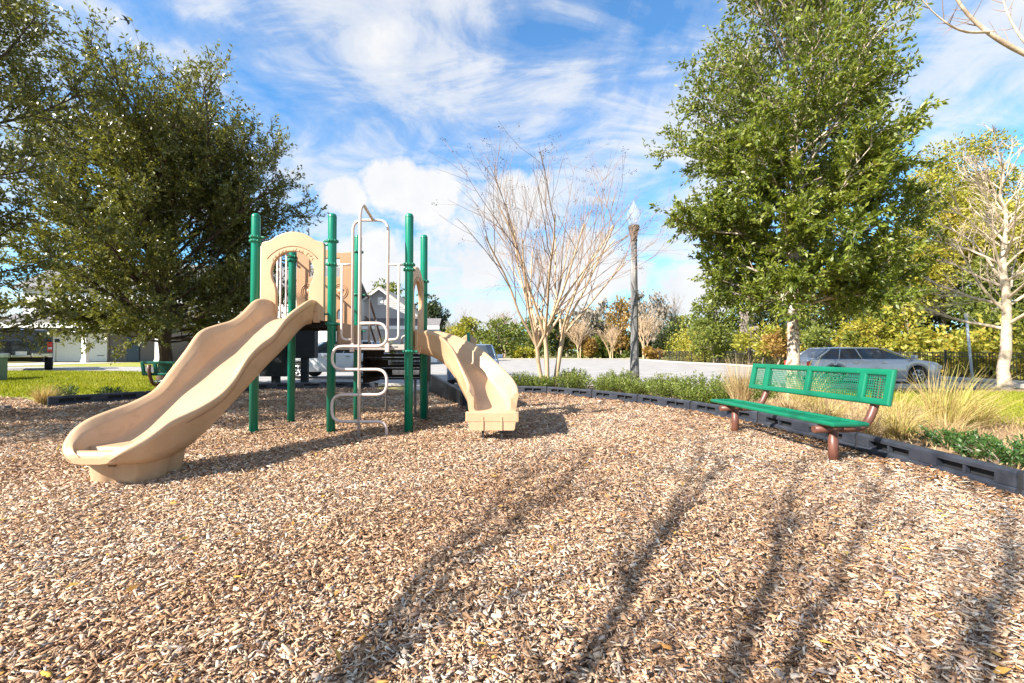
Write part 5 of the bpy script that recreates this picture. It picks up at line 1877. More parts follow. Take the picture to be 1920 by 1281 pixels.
def grass_tuft(label, x, y, h, spread, n, seed, m='dry_grass', z=0.08, base=0.12, width=0.0048, group='ornamental grass tufts', wind=(0.12, 0.0)):
    g = np.random.default_rng(seed)
    root = thing('ornamental_grass', label, 'ornamental grass', (x, y, z), 0, group)
    a = g.uniform(0, 2 * PI, n)
    b = base * np.sqrt(g.uniform(0, 1, n))
    ab = a + g.normal(0, 0.6, n)
    lean = spread * g.uniform(0.05, 1.0, n) ** 0.8
    hh = h * g.uniform(0.55, 1.12, n) * np.sqrt(np.clip(1 - (0.55 * lean / max(spread, 1e-3)) ** 2, 0.2, 1))
    S = 6
    t = np.linspace(0, 1, S)[None, :]
    ox = (b * np.cos(ab))[:, None] + (lean * np.cos(a))[:, None] * t ** 1.7 + wind[0] * h * t ** 2
    oy = (b * np.sin(ab))[:, None] + (lean * np.sin(a))[:, None] * t ** 1.7 + wind[1] * h * t ** 2
    droop = (lean / max(h, 0.01) * 0.35 * g.uniform(0.3, 1.6, n))[:, None]
    oz = hh[:, None] * (t - droop * t ** 3) - 0.02
    C = np.stack([ox, oy, oz], 2)
    sa = g.uniform(0, 2 * PI, n)
    w = width * g.uniform(0.6, 1.3, n)
    side = np.stack([np.cos(sa) * w, np.sin(sa) * w, np.zeros(n)], 1)[:, None, :] * (1 - 0.85 * t ** 1.5)[:, :, None]
    V = np.stack([C - side, C + side], 2).reshape(n, S * 2, 3)
    q = np.array([(2 * i, 2 * i + 1, 2 * i + 3, 2 * i + 2) for i in range(S - 1)])
    Fq = (np.arange(n)[:, None, None] * (S * 2) + q[None]).reshape(-1, 4)
    tint = np.clip(g.beta(2, 2, n), 0, 1)
    fast_mesh('blades', V.reshape(-1, 3), Fq, M[m], root, np.repeat(tint, S - 1)).matrix_parent_inverse = Matrix()
    mb = MB()
    for k in range(9):
        aa = g.uniform(0, 2 * PI)
        mb.tube([(0.4 * base * math.cos(aa), 0.4 * base * math.sin(aa), -0.05), (base * math.cos(aa), base * math.sin(aa), 0.12 * h)], [0.012, 0.004], 4, caps=False)
    mb.build('crown_base', M['soil'], root)
    return root


GT = [
    ('tall wispy dry grass tuft beyond the far end of the bench', 4.55, 9.15, 1.10, 0.42, 420, 'dry_grass', 0.13, (0.0, 0)),
    ('dry grass tuft right behind the far bench leg', 4.85, 8.05, 0.52, 0.40, 260, 'dry_grass', 0.14, (0.05, 0)),
    ('low straw coloured grass tuft under the middle of the bench back', 4.75, 7.15, 0.46, 0.40, 250, 'dry_grass', 0.14, (0.05, 0)),
    ('green tinged grass tuft behind the middle of the bench', 5.35, 7.75, 0.48, 0.45, 240, 'yellow_grass', 0.14, (0.05, 0)),
    ('dry grass tuft behind the near bench post', 4.70, 6.15, 0.46, 0.40, 250, 'dry_grass', 0.14, (0.06, 0)),
    ('sparse long bladed grass tuft rising behind the bench back', 5.6, 8.9, 1.12, 0.75, 170, 'yellow_grass', 0.12, (0.10, 0)),
    ('yellow grass tuft right beside the near end of the bench back', 5.25, 6.25, 0.62, 0.55, 300, 'yellow_grass', 0.15, (0.10, 0)),
    ('large golden grass tuft in the bed right of the bench', 6.35, 6.75, 1.0, 0.72, 460, 'yellow_grass', 0.20, (0.12, 0)),
    ('drooping golden grass tuft right of the largest one', 7.15, 7.1, 0.70, 0.85, 300, 'yellow_grass', 0.18, (0.22, 0)),
    ('straw coloured grass tuft in front of the large golden one', 5.75, 6.05, 0.42, 0.45, 260, 'dry_grass', 0.14, (0.10, 0)),
    ('yellow grass tuft behind the large golden one near the verge', 7.0, 8.4, 0.62, 0.6, 240, 'yellow_grass', 0.18, (0.15, 0)),
    ('dry tuft in the bed between bench and silver car', 6.2, 9.6, 0.7, 0.5, 300, 'yellow_grass', 0.16, (0.1, 0)),
]
for i, (lab, x, y, h, sp, n, m, b, wd) in enumerate(GT):
    grass_tuft(lab, x, y, h, sp, n, 500 + i, m, base=b, wind=wd)
grass_tuft('small tan grass tuft behind the shaded border timber on the left', -11.15, 10.95, 0.50, 0.38, 420, 530, 'dry_grass', z=0.0, base=0.13)


def blades(name, label, poly, n, h, m, seed, w=0.006, off=-0.01, maxd=None):
    g = np.random.default_rng(seed)
    xs = [p[0] for p in poly]
    ys = [p[1] for p in poly]
    x = g.uniform(min(xs), max(xs), n)
    y = g.uniform(min(ys), max(ys), n)
    k = inside(poly, x, y)
    if maxd:
        k &= y < maxd
    x, y = x[k], y[k]
    n = len(x)
    P = np.stack([x, y, H(x, y) + off], 1)
    D = np.stack([g.normal(0, 0.35, n), g.normal(0, 0.35, n), np.ones(n)], 1)
    ph = 0.5 + 0.28 * np.sin(x * 1.1 + 2 * np.sin(y * 0.7)) + 0.2 * np.sin(y * 2.3 - x * 0.8)
    o = leaves(name, P, D, h * g.uniform(0.6, 1.3, n), w * g.uniform(0.7, 1.4, n), M[m], None, np.clip(g.beta(2, 2, n) * 0.6 + 0.4 * ph, 0, 1), g=g, up=0)
    return tag(o, label, 'grass', None, 'stuff')


blades('lawn_grass', 'short bright lawn grass left of the play area', [(-30, 12.2), (-13.0, 12.4), (-11.0, 11.7), (-9.4, 12.4), (-8.7, 13.8), (-8.0, 15.0), (-8.0, 16.3), (-10.4, 17.0), (-14.2, 19.4), (-30, 19.7)], 90000, 0.09, 'grass_blades', 601, w=0.022)
blades('verge_grass', 'short yellow green grass on the verge at the right', [(7.3, 5.5), (14, 5.5), (17, 12.5), (8.6, 12.9), (8.3, 9.5)], 36000, 0.09, 'grass_blades', 602, w=0.016)
blades('bed_litter', 'straw and dry blades lying on the planting bed', [(4.5, 2.5), (8.4, 4.0), (8.3, 13.0), (5.2, 13.6), (4.6, 8.0)], 9000, 0.10, 'dry_grass', 603, w=0.014, off=0.0)

# ------------------------------------------------------------------ lamp post
lp = W(1190, 712, 15.6)
lx, ly = lp.x, 15.6
root = thing('street_lamp', 'grey fluted lamp post with dark collar and clear globe above the shrubs', 'street lamp', (lx, ly, 0.0))
mb = MB()
mb.lathe([(0.24, -0.05), (0.24, 0.27), (0.22, 0.30)], (lx, ly, 0), 20)
mb.build('footing', M['concrete'], root, True)
mb = MB()
rings = []
for z, r_ in ((0.28, .150), (0.55, .148), (0.60, .140), (2.0, .125), (3.6, .108), (5.0, .094)):
    rings.append([Vector((lx + r_ * (1 + 0.06 * math.cos(16 * 2 * PI * k / 96)) * math.cos(2 * PI * k / 96), ly + r_ * (1 + 0.06 * math.cos(16 * 2 * PI * k / 96)) * math.sin(2 * PI * k / 96), z)) for k in range(96)])
mb.loft(rings)
mb.build('pole', M['lamp_pole'], root, True)
mb = MB()
mb.lathe([(.10, 4.98), (.125, 5.03), (.10, 5.08), (.12, 5.2), (.185, 5.42), (.195, 5.50), (.175, 5.53)], (lx, ly, 0), 20)
mb.build('collar', M['lamp_dark'], root, True)
mb = MB()
mb.lathe([(.13, 5.53), (.19, 5.62), (.235, 5.78), (.235, 5.92), (.19, 6.08), (.10, 6.20), (.055, 6.25), (.05, 6.30), (.012, 6.40)], (lx, ly, 0), 24)
mb.build('globe', M['globe'], root, True)

# ------------------------------------------------------------------ iron fence, leaning post, utility cabinet
def iron_fence(label, pts, h=1.2, pitch=0.125):
    root = thing('iron_fence', label, 'fence', (pts[0][0], pts[0][1], 0), 0, None)
    for a, b in zip(pts[:-1], pts[1:]):
        a, b = Vector((a[0], a[1], 0)), Vector((b[0], b[1], 0))
        d = b - a
        nb = max(1, round(d.length / 2.4))
        for k in range(nb):
            p, q = a.lerp(b, k / nb), a.lerp(b, (k + 1) / nb)
            mb = MB()
            ang = Matrix.Rotation(math.atan2(d.y, d.x), 3, 'Z')
            c = (p + q) / 2
            L = (q - p).length
            for z in (0.14, h - 0.19, h - 0.03):
                mb.box((c.x, c.y, z), (L - 0.07, 0.028, 0.034), ang)
            m_ = round(L / pitch)
            for i in range(1, m_):
                s = p.lerp(q, i / m_)
                mb.box((s.x, s.y, h / 2 + 0.04), (0.017, 0.017, h - 0.12), ang)
            mb.build('picket_panel', M['iron'], root, True)
            mb = MB()
            mb.box((p.x, p.y, h / 2 + 0.02), (0.065, 0.065, h + 0.10), ang)
            mb.box((p.x, p.y, h + 0.09), (0.085, 0.085, 0.03), ang, bev=0.008)
            mb.build('fence_post', M['iron'], root, True)
    return root


iron_fence('long black iron picket fence along the right side of the parking lot', [(19.6, 13.5), (19.6, 28.0), (19.5, 40.0), (18.6, 47.5), (18.0, 53.0)])
iron_fence('far return of black iron fence at the end of the lot', [(17.4, 54.2), (21.5, 54.4)])
p = W(1824, 712, 17.2)
q = W(1812, 590, 17.2)
root = thing('marker_post', 'slim pale post leaning left in front of the fence, near the bare trunk', 'post', (p.x, p.y, 0))
mb = MB()
mb.tube([(p.x + 0.01, p.y, -0.1), (q.x, q.y, q.z - 0.12)], 0.042, 10)
mb.build('pole', M['post_white'], root, True)
mb = MB()
mb.tube([(q.x, q.y, q.z - 0.12), (q.x - 0.012, q.y, q.z + 0.04)], [0.06, 0.052], 10)
mb.build('cap', M['white'], root, True)

root = thing('utility_cabinet', 'green metal utility cabinet cut by the left edge on the lawn', 'utility cabinet', (-18.15, 15.75, 0.15))
mb = MB()
mb.box((0, 0, 0.03), (1.1, 0.9, 0.10))
mb.build('pad', M['concrete'], root)
mb = MB()
mb.box((0, 0, 0.46), (0.92, 0.72, 0.78), bev=0.02)
b_ = mb.build('body', M['utility_green'], root)
mb = MB()
mb.box((0, 0, 0.865), (0.98, 0.78, 0.04), bev=0.012)
mb.build('lid', M['utility_green'], root)
mb = MB()
mb.box((0.2, -0.368, 0.5), (0.03, 0.02, 0.12), bev=0.005)
mb.build('handle', M['iron'], root)


# ------------------------------------------------------------------ black mailbox cabinets behind the structure
def mailbox(label, x, y, z0, rz=0.0, w=0.78, ztop=1.55, zbot=0.62):
    root = thing('mailbox_cabinet', label, 'mailbox', (x, y, z0), rz, 'black cluster mailboxes')
    mb = MB()
    mb.box((0, 0, (ztop + zbot) / 2), (w, 0.46, ztop - zbot), bev=0.012)
    mb.build('cabinet', M['black'], root)
    mb = MB()
    mb.box((0, 0, ztop + 0.02), (w + 0.05, 0.52, 0.05), bev=0.015)
    mb.build('hood', M['black'], root)
    mb = MB()
    mb.box((0, 0, zbot / 2), (0.24, 0.20, zbot), bev=0.01)
    mb.box((0, 0, 0.015), (0.36, 0.32, 0.03))
    mb.build('pedestal', M['black'], root)
    n = 0
    for i in range(4):
        for j in range(2):
            mb = MB()
            hh = (ztop - zbot - 0.12) / 4
            mb.box(((j - 0.5) * (w * 0.46), -0.233, zbot + 0.06 + hh * (i + 0.5)), (w * 0.43, 0.008, hh - 0.02), bev=0.003)
            mb.build('mail_door', M['black'], root)
    return root


p = W(576, 716, 16.6)
mailbox('black mailbox cabinet on a pedestal just left of the white car wheel', p.x, 16.4, 0.05, R(8), ztop=1.92, zbot=0.94)
p = W(520, 716, 16.4)
mailbox('black mailbox cabinet hidden between the large slide and second post', p.x, 16.3, 0.05, R(-4), w=0.95, ztop=1.85, zbot=0.30)


# ------------------------------------------------------------------ vehicles (local: front at +x, ground at z = 0)
def vehicle(name, label, cat, loc, rz, paint, L, Wd, belt, roof, hood, cab, group=None, wheel_r=0.34, axles=None, zb=0.24, tail=None, plate=True, front_dark=True, hood_h=None, kind='suv'):
    """cab: (rear base, rear top, front top, front base) as x along the car"""
    root = thing(name, label, cat, loc, rz, group)
    hx = L / 2
    hw = Wd / 2
    axles = axles or (-hx * 0.60, hx * 0.62)
    ra = wheel_r * 1.17
    xs = list(np.linspace(-hx, hx, 61))
    for ax in axles:
        xs += [ax + ra * q for q in (-1.001, -0.999, -0.95, -0.8, -0.5, 0, 0.5, 0.8, 0.95, 0.999, 1.001)]
    xs = sorted(xs)
    rings = []
    for x in xs:
        t = (x + hx) / L
        e = min(1.0, min(t, 1 - t) / 0.10)
        wid = hw * (0.80 + 0.20 * math.sqrt(max(0.0, 1 - (1 - e) ** 2)))
        if x > cab[3]:
            u = (x - cab[3]) / (hx - cab[3])
            top = belt + (hood - belt) * u - 0.18 * max(0, u - 0.82) / 0.18 * (belt - 0.5) * 0.8
        elif x < cab[0]:
            u = (cab[0] - x) / max(1e-3, cab[0] + hx)
            top = (tail or belt) - 0.12 * max(0, u - 0.7) / 0.3
        else:
            top = belt
        bot = zb + 0.10 * (1 - e)
        for ax in axles:
            if abs(x - ax) < ra:
                bot = max(bot, wheel_r + math.sqrt(max(0.0, ra * ra - (x - ax) ** 2)) * 0.98)
        bot = min(bot, top - 0.12)
        mid = bot + (top - bot) * 0.45
        half = [(wid * 0.90, bot), (wid * 0.985, bot + 0.05 * (top - bot)), (wid, mid), (wid * 0.985, top - 0.12 * (top - bot)), (wid * 0.93, top - 0.02), (wid * 0.80, top + 0.008), (wid * 0.35, top + 0.03)]
        rings.append([Vector((x, y, z)) for y, z in half] + [Vector((x, -y, z)) for y, z in reversed(half)])
    mb = MB()
    mb.loft(rings)
    body = mb.build('body', M[paint], root)
    # inner underbody so that the arches are dark
    mb = MB()
    mb.box((0, 0, (zb + belt) / 2 - 0.02), (L * 0.90, Wd * 0.70, belt - zb - 0.16))
    mb.build('underbody', M['rubber'], root)
    # glasshouse
    w0, w1 = hw * 0.90, hw * 0.70
    zt = roof - 0.035

    def ring(w_, z, xr, xf, c=0.10):
        return [Vector((xr, -w_ + c, z)), Vector((xr + c, -w_, z)), Vector((xf - c * 2.0, -w_, z)), Vector((xf, -w_ + c * 2.2, z)), Vector((xf, w_ - c * 2.2, z)), Vector((xf - c * 2.0, w_, z)), Vector((xr + c, w_, z)), Vector((xr, w_ - c, z))]
    mb = MB()
    mb.loft([ring(w0, belt - 0.03, cab[0], cab[3]), ring(w1, zt, cab[1], cab[2])], smooth=False)
    mb.build('windows', M['glass'], root)
    mb = MB()
    mb.loft([ring(w1 + 0.015, zt - 0.012, cab[1] - 0.02, cab[2] + 0.03), ring(w1 + 0.012, zt + 0.012, cab[1] - 0.01, cab[2] + 0.02), ring(w1 * 0.86, roof, cab[1] + 0.10, cab[2] - 0.12), ring(w1 * 0.5, roof + 0.012, cab[1] + 0.4, cab[2] - 0.4)], smooth=False)
    mb.build('roof', M[paint], root)
    for s in (-1, 1):
        for k, (xb, xt, th) in enumerate(((cab[3] - 0.10, cab[2] - 0.02, 0.035), (cab[0] + 0.06, cab[1] + 0.06, 0.06), ((cab[0] + cab[3]) / 2 - 0.1, (cab[1] + cab[2]) / 2 - 0.05, 0.035), (cab[0] + 0.24 * (cab[3] - cab[0]), cab[1] + 0.2 * (cab[2] - cab[1]), 0.03))):
            mb = MB()
            mb.tube([(xb, s * (w0 + 0.002), belt - 0.03), (xt, s * (w1 + 0.004), zt)], th * 0.7, 5)
            mb.build('pillar', M[paint], root)
    for ax in axles:
        for s in (-1, 1):
            rot = Matrix.Rotation(R(90), 3, 'X')
            mb = MB()
            c = (ax, s * (hw - 0.115), wheel_r)
            mb.lathe([(wheel_r * 0.60, -0.10), (wheel_r * 0.9, -0.11), (wheel_r, -0.08), (wheel_r, 0.08), (wheel_r * 0.9, 0.11), (wheel_r * 0.60, 0.10)], c, 28, rot)
            w_ = mb.build('wheel', M['rubber'], root)
            mb = MB()
            cy = s * (hw - 0.012)
            for k in range(5):
                a = 2 * PI * k / 5 + 0.3
                for da in (-0.13, 0.13):
                    mb.tube([(ax + 0.05 * math.cos(a), cy, wheel_r + 0.05 * math.sin(a)), (ax + wheel_r * 0.61 * math.cos(a + da), cy - s * 0.004, wheel_r + wheel_r * 0.61 * math.sin(a + da))], [0.026, 0.022], 6)
            mb.tube([(ax + wheel_r * 0.63 * math.cos(2 * PI * k / 28), cy - s * 0.006, wheel_r + wheel_r * 0.63 * math.sin(2 * PI * k / 28)) for k in range(29)], 0.018, 6, caps=False)
            mb.lathe([(0.055, -0.012), (0.05, 0.016), (0.004, 0.02)], (ax, cy, wheel_r), 12, rot)
            mb.build('rim', M['alloy'], w_)
    for s in (-1, 1):
        mb = MB()
        mb.box((hx - 0.14, s * hw * 0.72, hood - 0.155), (0.20, 0.36, 0.15), Matrix.Rotation(-s * R(20), 3, 'Z'), bev=0.03)
        mb.build('headlight', M['lens'], root)
        mb = MB()
        mb.box((-hx + 0.08, s * hw * 0.80, belt - 0.22), (0.12, 0.22, 0.24), Matrix.Rotation(s * R(16), 3, 'Z'), bev=0.02)
        mb.build('tail_lamp', M['red_lamp'], root)
        mb = MB()
        mb.box((cab[3] - 0.16, s * (hw * 0.98 + 0.07), belt + 0.07), (0.12, 0.20, 0.14), bev=0.035)
        mb.build('mirror', M[paint], root)
        for k, xh in enumerate(((cab[0] + cab[3]) / 2 - 0.25, (cab[0] + cab[3]) / 2 + 0.75)):
            mb = MB()
            mb.box((xh - 0.1, s * (hw + 0.006), belt - 0.15), (0.18, 0.022, 0.032), bev=0.008)
            mb.build('door_handle', M['chrome'], root)
    mb = MB()
    mb.box((hx - 0.045, 0, hood - 0.25), (0.09, Wd * 0.46, 0.13), bev=0.02)
    mb.build('grille', M['recess'], root)
    mb = MB()
    mb.box((hx - 0.005, 0, hood - 0.25), (0.03, Wd * 0.50, 0.022), bev=0.006)
    mb.build('grille_bar', M['chrome'], root)
    mb = MB()
    mb.box((hx - 0.06, 0, 0.40), (0.14, Wd * 0.80, 0.16), bev=0.04)
    mb.build('front_bumper', M[paint], root)
    mb = MB()
    mb.box((hx - 0.02, 0, 0.40), (0.09, Wd * 0.56, 0.075), bev=0.015)
    mb.build('air_intake', M['recess'], root)
    mb = MB()
    mb.box((-hx + 0.05, 0, 0.45), (0.14, Wd * 0.84, 0.22), bev=0.04)
    mb.build('rear_bumper', M[paint], root)
    return root


# white car parked side-on behind the structure (front to the left)
p = W(632, 712, 21.6)
vehicle('parked_suv', 'white utility car parked side on, seen between the posts of the structure', 'car', (p.x, 21.6, 0.0), R(180), 'car_white', 4.7, 1.85, 1.16, 1.72, 1.05, (-2.2, -1.85, 0.45, 1.25), 'parked cars', wheel_r=0.36, axles=(-1.42, 1.40), zb=0.30)
# blue-grey car facing us behind the curved slide
p = W(862, 706, 15.6)
vehicle('parked_car', 'blue grey car facing the play area, half hidden behind the curved slide', 'car', (p.x + 0.38, 17.3, 0.0), R(-90 + 2), 'car_blue', 3.9, 1.78, 0.98, 1.50, 0.90, (-1.80, -1.45, 0.25, 0.95), 'parked cars', wheel_r=0.32, zb=0.22)
# silver car at the right
p = W(1612, 724, 18.3)
vehicle('parked_car', 'silver car parked side on beyond the bright green bench', 'car', (p.x, 18.3, -0.01), R(-3), 'car_silver', 4.95, 1.82, 0.96, 1.40, 0.80, (-2.2, -1.55, 0.45, 1.50), 'parked cars', wheel_r=0.33, zb=0.20)


def pickup(label, loc, rz):
    root = thing('pickup_truck', label, 'pickup truck', loc, rz, 'parked cars')
    # rear at -x
    hw, zb, bed = 0.99, 0.62, 1.32
    mb = MB()
    mb.loft([[Vector((x, y, z)) for y, z in ((-hw * 0.93, zb), (-hw, zb + 0.15), (-hw, bed - 0.08), (-hw * 0.95, bed), (hw * 0.95, bed), (hw, bed - 0.08), (hw, zb + 0.15), (hw * 0.93, zb))] for x in (-2.75, -2.70, -0.6, 1.2, 2.5, 2.85)], smooth=False)
    body = mb.build('body', M['car_black'], root)
    mb = MB()
    mb.box((-2.755, 0, 1.02), (0.05, 1.50, 0.52), bev=0.02)
    tg = mb.build('tailgate', M['car_black'], root)
    mb = MB()
    mb.box((-2.79, 0, 1.17), (0.03, 0.26, 0.08), bev=0.01)
    mb.build('tailgate_handle', M['recess'], tg)
    mb = MB()
    mb.loft([[Vector((x, y * k, z)) for x, y in ((x0, -hw * 0.93), (x1, -hw * 0.93), (x1, hw * 0.93), (x0, hw * 0.93))] for z, x0, x1, k in ((bed - 0.01, -0.75, 1.55, 1.0), (1.84, -0.62, 0.95, 0.84))], smooth=False)
    mb.build('cab_windows', M['glass'], root)
    mb = MB()
    mb.loft([[Vector((x, y, z)) for x, y in ((x0, -w), (x1, -w), (x1, w), (x0, w))] for z, x0, x1, w in ((1.83, -0.66, 0.98, .80), (1.90, -0.55, 0.85, .76), (1.93, -0.3, 0.6, .6))], smooth=False)
    mb.build('cab_roof', M['car_black'], root)
    mb = MB()
    for s in (-1, 1):
        for xb, xt in ((-0.74, -0.62), (0.35, 0.25), (1.50, 0.94)):
            mb.tube([(xb, s * hw * 0.935, bed - 0.02), (xt, s * hw * 0.79, 1.85)], 0.05, 6)
    mb.build('cab_pillars', M['car_black'], root)
    for s in (-1, 1):
        mb = MB()
        mb.box((-2.755, s * 0.875, 1.06), (0.07, 0.17, 0.44), bev=0.02)
        tl = mb.build('tail_lamp', M['red_lamp'], root)
        mb = MB()
        mb.box((-2.80, s * 0.885, 1.01), (0.02, 0.12, 0.10), bev=0.005)
        mb.build('reverse_lens', M['lens'], tl)
        mb = MB()
        mb.box((1.15, s * (hw + 0.14), 1.42), (0.14, 0.20, 0.20), bev=0.04)
        mb.build('mirror', M['car_black'], root)
        for ax in (-1.75, 1.75):
            mb = MB()
            mb.lathe([(.24, -.13), (.36, -.14), (.40, -.10), (.40, .10), (.36, .14), (.24, .13)], (ax, s * 0.85, 0.40), 26, Matrix.Rotation(R(90), 3, 'X'))
            w_ = mb.build('wheel', M['rubber'], root)
            mb = MB()
            mb.lathe([(.235, -.05), (.22, .02), (.06, .04), (.004, .045)], (ax, s * 0.97, 0.40), 20, Matrix.Rotation(R(-90 * s), 3, 'X'))
            mb.build('rim', M['alloy'], w_)
    mb = MB()
    mb.box((-2.90, 0, 0.66), (0.16, 0.60, 0.10), bev=0.02)
    for s in (-1, 1):
        mb.box((-2.90, s * 0.64, 0.70), (0.20, 0.66, 0.20), bev=0.04)
    mb.build('rear_bumper', M['chrome'], root)
    mb = MB()
    mb.box((-2.86, 0, 0.78), (0.02, 0.34, 0.17), bev=0.004)
    mb.build('licence_plate', M['white'], root)
    mb = MB()
    mb.box((-1.0, 0, 0.50), (3.2, 1.3, 0.16))
    mb.tube([(-2.6, 0.62, 0.46), (-2.85, 0.66, 0.44)], 0.04, 8)
    mb.build('chassis', M['rubber'], root)
    return root


pickup('black pickup truck seen from behind at the left edge, red tail lamp showing', (-23.5, 22.1, 0.36), R(135))


# ------------------------------------------------------------------ houses
def window(root, x, y, z, w, h, face=-1, shutters=False, mull=True):
    """a sash window in a wall that looks towards -y"""
    mb = MB()
    t = 0.09
    for dx, dz, sx, sz in ((0, h / 2 - t / 2, w, t), (0, -h / 2 + t / 2, w, t)):
        mb.box((x + dx, y - 0.03, z + dz), (sx, 0.08, sz))
    for s in (-1, 1):
        mb.box((x + s * (w / 2 - t / 2), y - 0.03, z), (t, 0.08, h - 2 * t))
    mb.box((x, y - 0.025, z), (w - 2 * t, 0.05, 0.06))
    fr = mb.build('window', M['white'], root)
    mb = MB()
    mb.box((x, y - 0.004, z), (w - 2 * t, 0.03, h - 2 * t))
    mb.build('pane', M['glass'], fr)
    if shutters:
        for s in (-1, 1):
            mb = MB()
            mb.box((x + s * (w / 2 + 0.27), y - 0.03, z), (0.46, 0.05, h))
            for k in range(12):
                mb.box((x + s * (w / 2 + 0.27), y - 0.058, z - h / 2 + h * (k + 0.5) / 12), (0.36, 0.012, h / 12 * 0.6))
            mb.build('shutter', M['shutter'], root)


def clad_wall(mb, x0, x1, y, z0, z1, board=0.18, depth=0.02):
    """lapped boards on a wall that looks towards -y"""
    n = max(1, int((z1 - z0) / board))
    for k in range(n):
        a = z0 + (z1 - z0) * k / n
        b = z0 + (z1 - z0) * (k + 1) / n
        mb.add([(x0, y - depth, a), (x1, y - depth, a), (x1, y, b), (x0, y, b), (x0, y, a), (x1, y, a)], [(0, 1, 2, 3), (0, 4, 5, 1)])


def gable_roof(mb, x0, x1, y0, y1, ze, zr, over=0.4, th=0.16, axis='y'):
    """axis y: ridge runs along y, gable towards -y"""
    if axis == 'y':
        xm = (x0 + x1) / 2
        for s, xe in ((-1, x0 - over), (1, x1 + over)):
            sl = (zr - ze) / (xm - x0)
            ze2 = ze - sl * over
            mb.loft([[Vector((xe, y, ze2)), Vector((xm, y, zr)), Vector((xm, y, zr + th)), Vector((xe, y, ze2 + th))] for y in (y0 - over, y1 + over)], smooth=False)
    else:
        ym = (y0 + y1) / 2
        for s, ye in ((-1, y0 - over), (1, y1 + over)):
            sl = (zr - ze) / (ym - y0)
            ze2 = ze - sl * over
            mb.loft([[Vector((x, ye, ze2)), Vector((x, ym, zr)), Vector((x, ym, zr + th)), Vector((x, ye, ze2 + th))] for x in (x0 - over, x1 + over)], smooth=False)


# left house with the garage
zg = 0.36
hd = 35.8
a = W(60, 640, hd)
gl = W(92, 640, hd)
gr_ = W(150, 640, hd)
root = thing('house', 'grey and white two storey house with white garage door behind the black pickup', 'house', (-32, hd, zg), 0, 'houses')
zt = 0.0
x0, x1 = -41.0, -27.4
mb = MB()
mb.box(((x0 + x1) / 2, hd + 6.5, zg + 1.55), (x1 - x0, 8.0, 3.1))
clad_wall(mb, x0, x1, hd + 2.48, zg, zg + 3.1)
for x in (x0 + 0.06, x1 - 0.06):
    mb.box((x, hd + 1.2, zg + 1.55), (0.12, 2.6, 3.1))
mb.build('wall', M['siding_dark'], root, True)
mb = MB()
mb.box(((x0 + x1) / 2, hd + 6.0, zg + 4.75), (x1 - x0 - 0.1, 7.0, 3.2))
clad_wall(mb, x0 + 0.1, x1 - 0.1, hd + 2.46, zg + 3.4, zg + 6.3)
up = mb.build('upper_wall', M['siding_white'], root, True)
mb = MB()
mb.loft([[Vector((x, hd - 0.55, zg + 3.05)), Vector((x, hd + 2.5, zg + 3.95)), Vector((x, hd + 2.5, zg + 4.05)), Vector((x, hd - 0.55, zg + 3.17))] for x in (x0 - 0.2, x1 + 0.3)], smooth=False)
mb.build('porch_roof', M['shingle'], root, True)
mb = MB()
mb.box(((x0 + x1) / 2, hd - 0.42, zg + 2.86), (x1 - x0 + 0.4, 0.30, 0.36))
mb.build('fascia', M['white'], root, True)
mb = MB()
gable_roof(mb, x0, x1, hd + 2.4, hd + 9.6, zg + 6.3, zg + 8.6, axis='x')
mb.build('roof', M['shingle'], root, True)
gx0, gx1 = W(88, 640, hd).x - 1.6, W(147, 640, hd).x
mb = MB()
mb.box(((gx0 + gx1) / 2, hd + 2.40, zg + 1.08), (gx1 - gx0, 0.06, 2.16))
for k in range(1, 4):
    mb.box(((gx0 + gx1) / 2, hd + 2.365, zg + 2.16 * k / 4), (gx1 - gx0 - 0.1, 0.012, 0.02))
gd = mb.build('garage_door', M['white'], root, True)
mb = MB()
for s in (-1, 1):
    mb.box(((gx0 + gx1) / 2 + 0.35 + s * 0.09, hd + 2.355, zg + 1.0), (0.05, 0.04, 0.26))
for z in (0.5, 1.62):
    mb.box((gx1 - 0.36, hd + 2.358, zg + z), (0.62, 0.02, 0.05))
mb.build('door_hardware', M['iron'], gd)
mb = MB()
mb.box(((gx0 + gx1) / 2, hd + 2.36, zg + 2.27), (gx1 - gx0 + 0.44, 0.14, 0.22))
for x in (gx0 - 0.12, gx1 + 0.12):
    mb.box((x, hd + 2.36, zg + 1.08), (0.20, 0.14, 2.16))
mb.build('garage_trim', M['white'], root, True)
for x in (W(169, 640, hd).x, x0 + 0.3, x1 + 0.1):
    mb = MB()
    mb.box((x, hd - 0.38, zg + 1.34), (0.34, 0.30, 2.68))
    mb.box((x, hd - 0.38, zg + 0.1), (0.42, 0.38, 0.2))
    mb.build('porch_column', M['white'], root, True)
xd = W(202, 640, hd).x
mb = MB()
mb.box((xd, hd + 2.42, zg + 1.05), (1.05, 0.06, 2.1))
d_ = mb.build('front_door', M['door_blue'], root, True)
mb = MB()
mb.lathe([(0.04, -0.03), (0.04, 0.03)], (xd + 0.4, hd + 2.37, zg + 1.0), 10)
mb.build('door_knob', M['chrome'], d_)
window(root, W(100, 600, hd + 2.5).x - 1.4, hd + 2.44, zg + 5.0, 1.0, 1.5, shutters=True)
window(root, W(140, 600, hd + 2.5).x - 0.3, hd + 2.44, zg + 5.0, 1.0, 1.5, shutters=True)
window(root, W(190, 600, hd + 2.5).x, hd + 2.44, zg + 5.0, 0.9, 1.5, shutters=True)

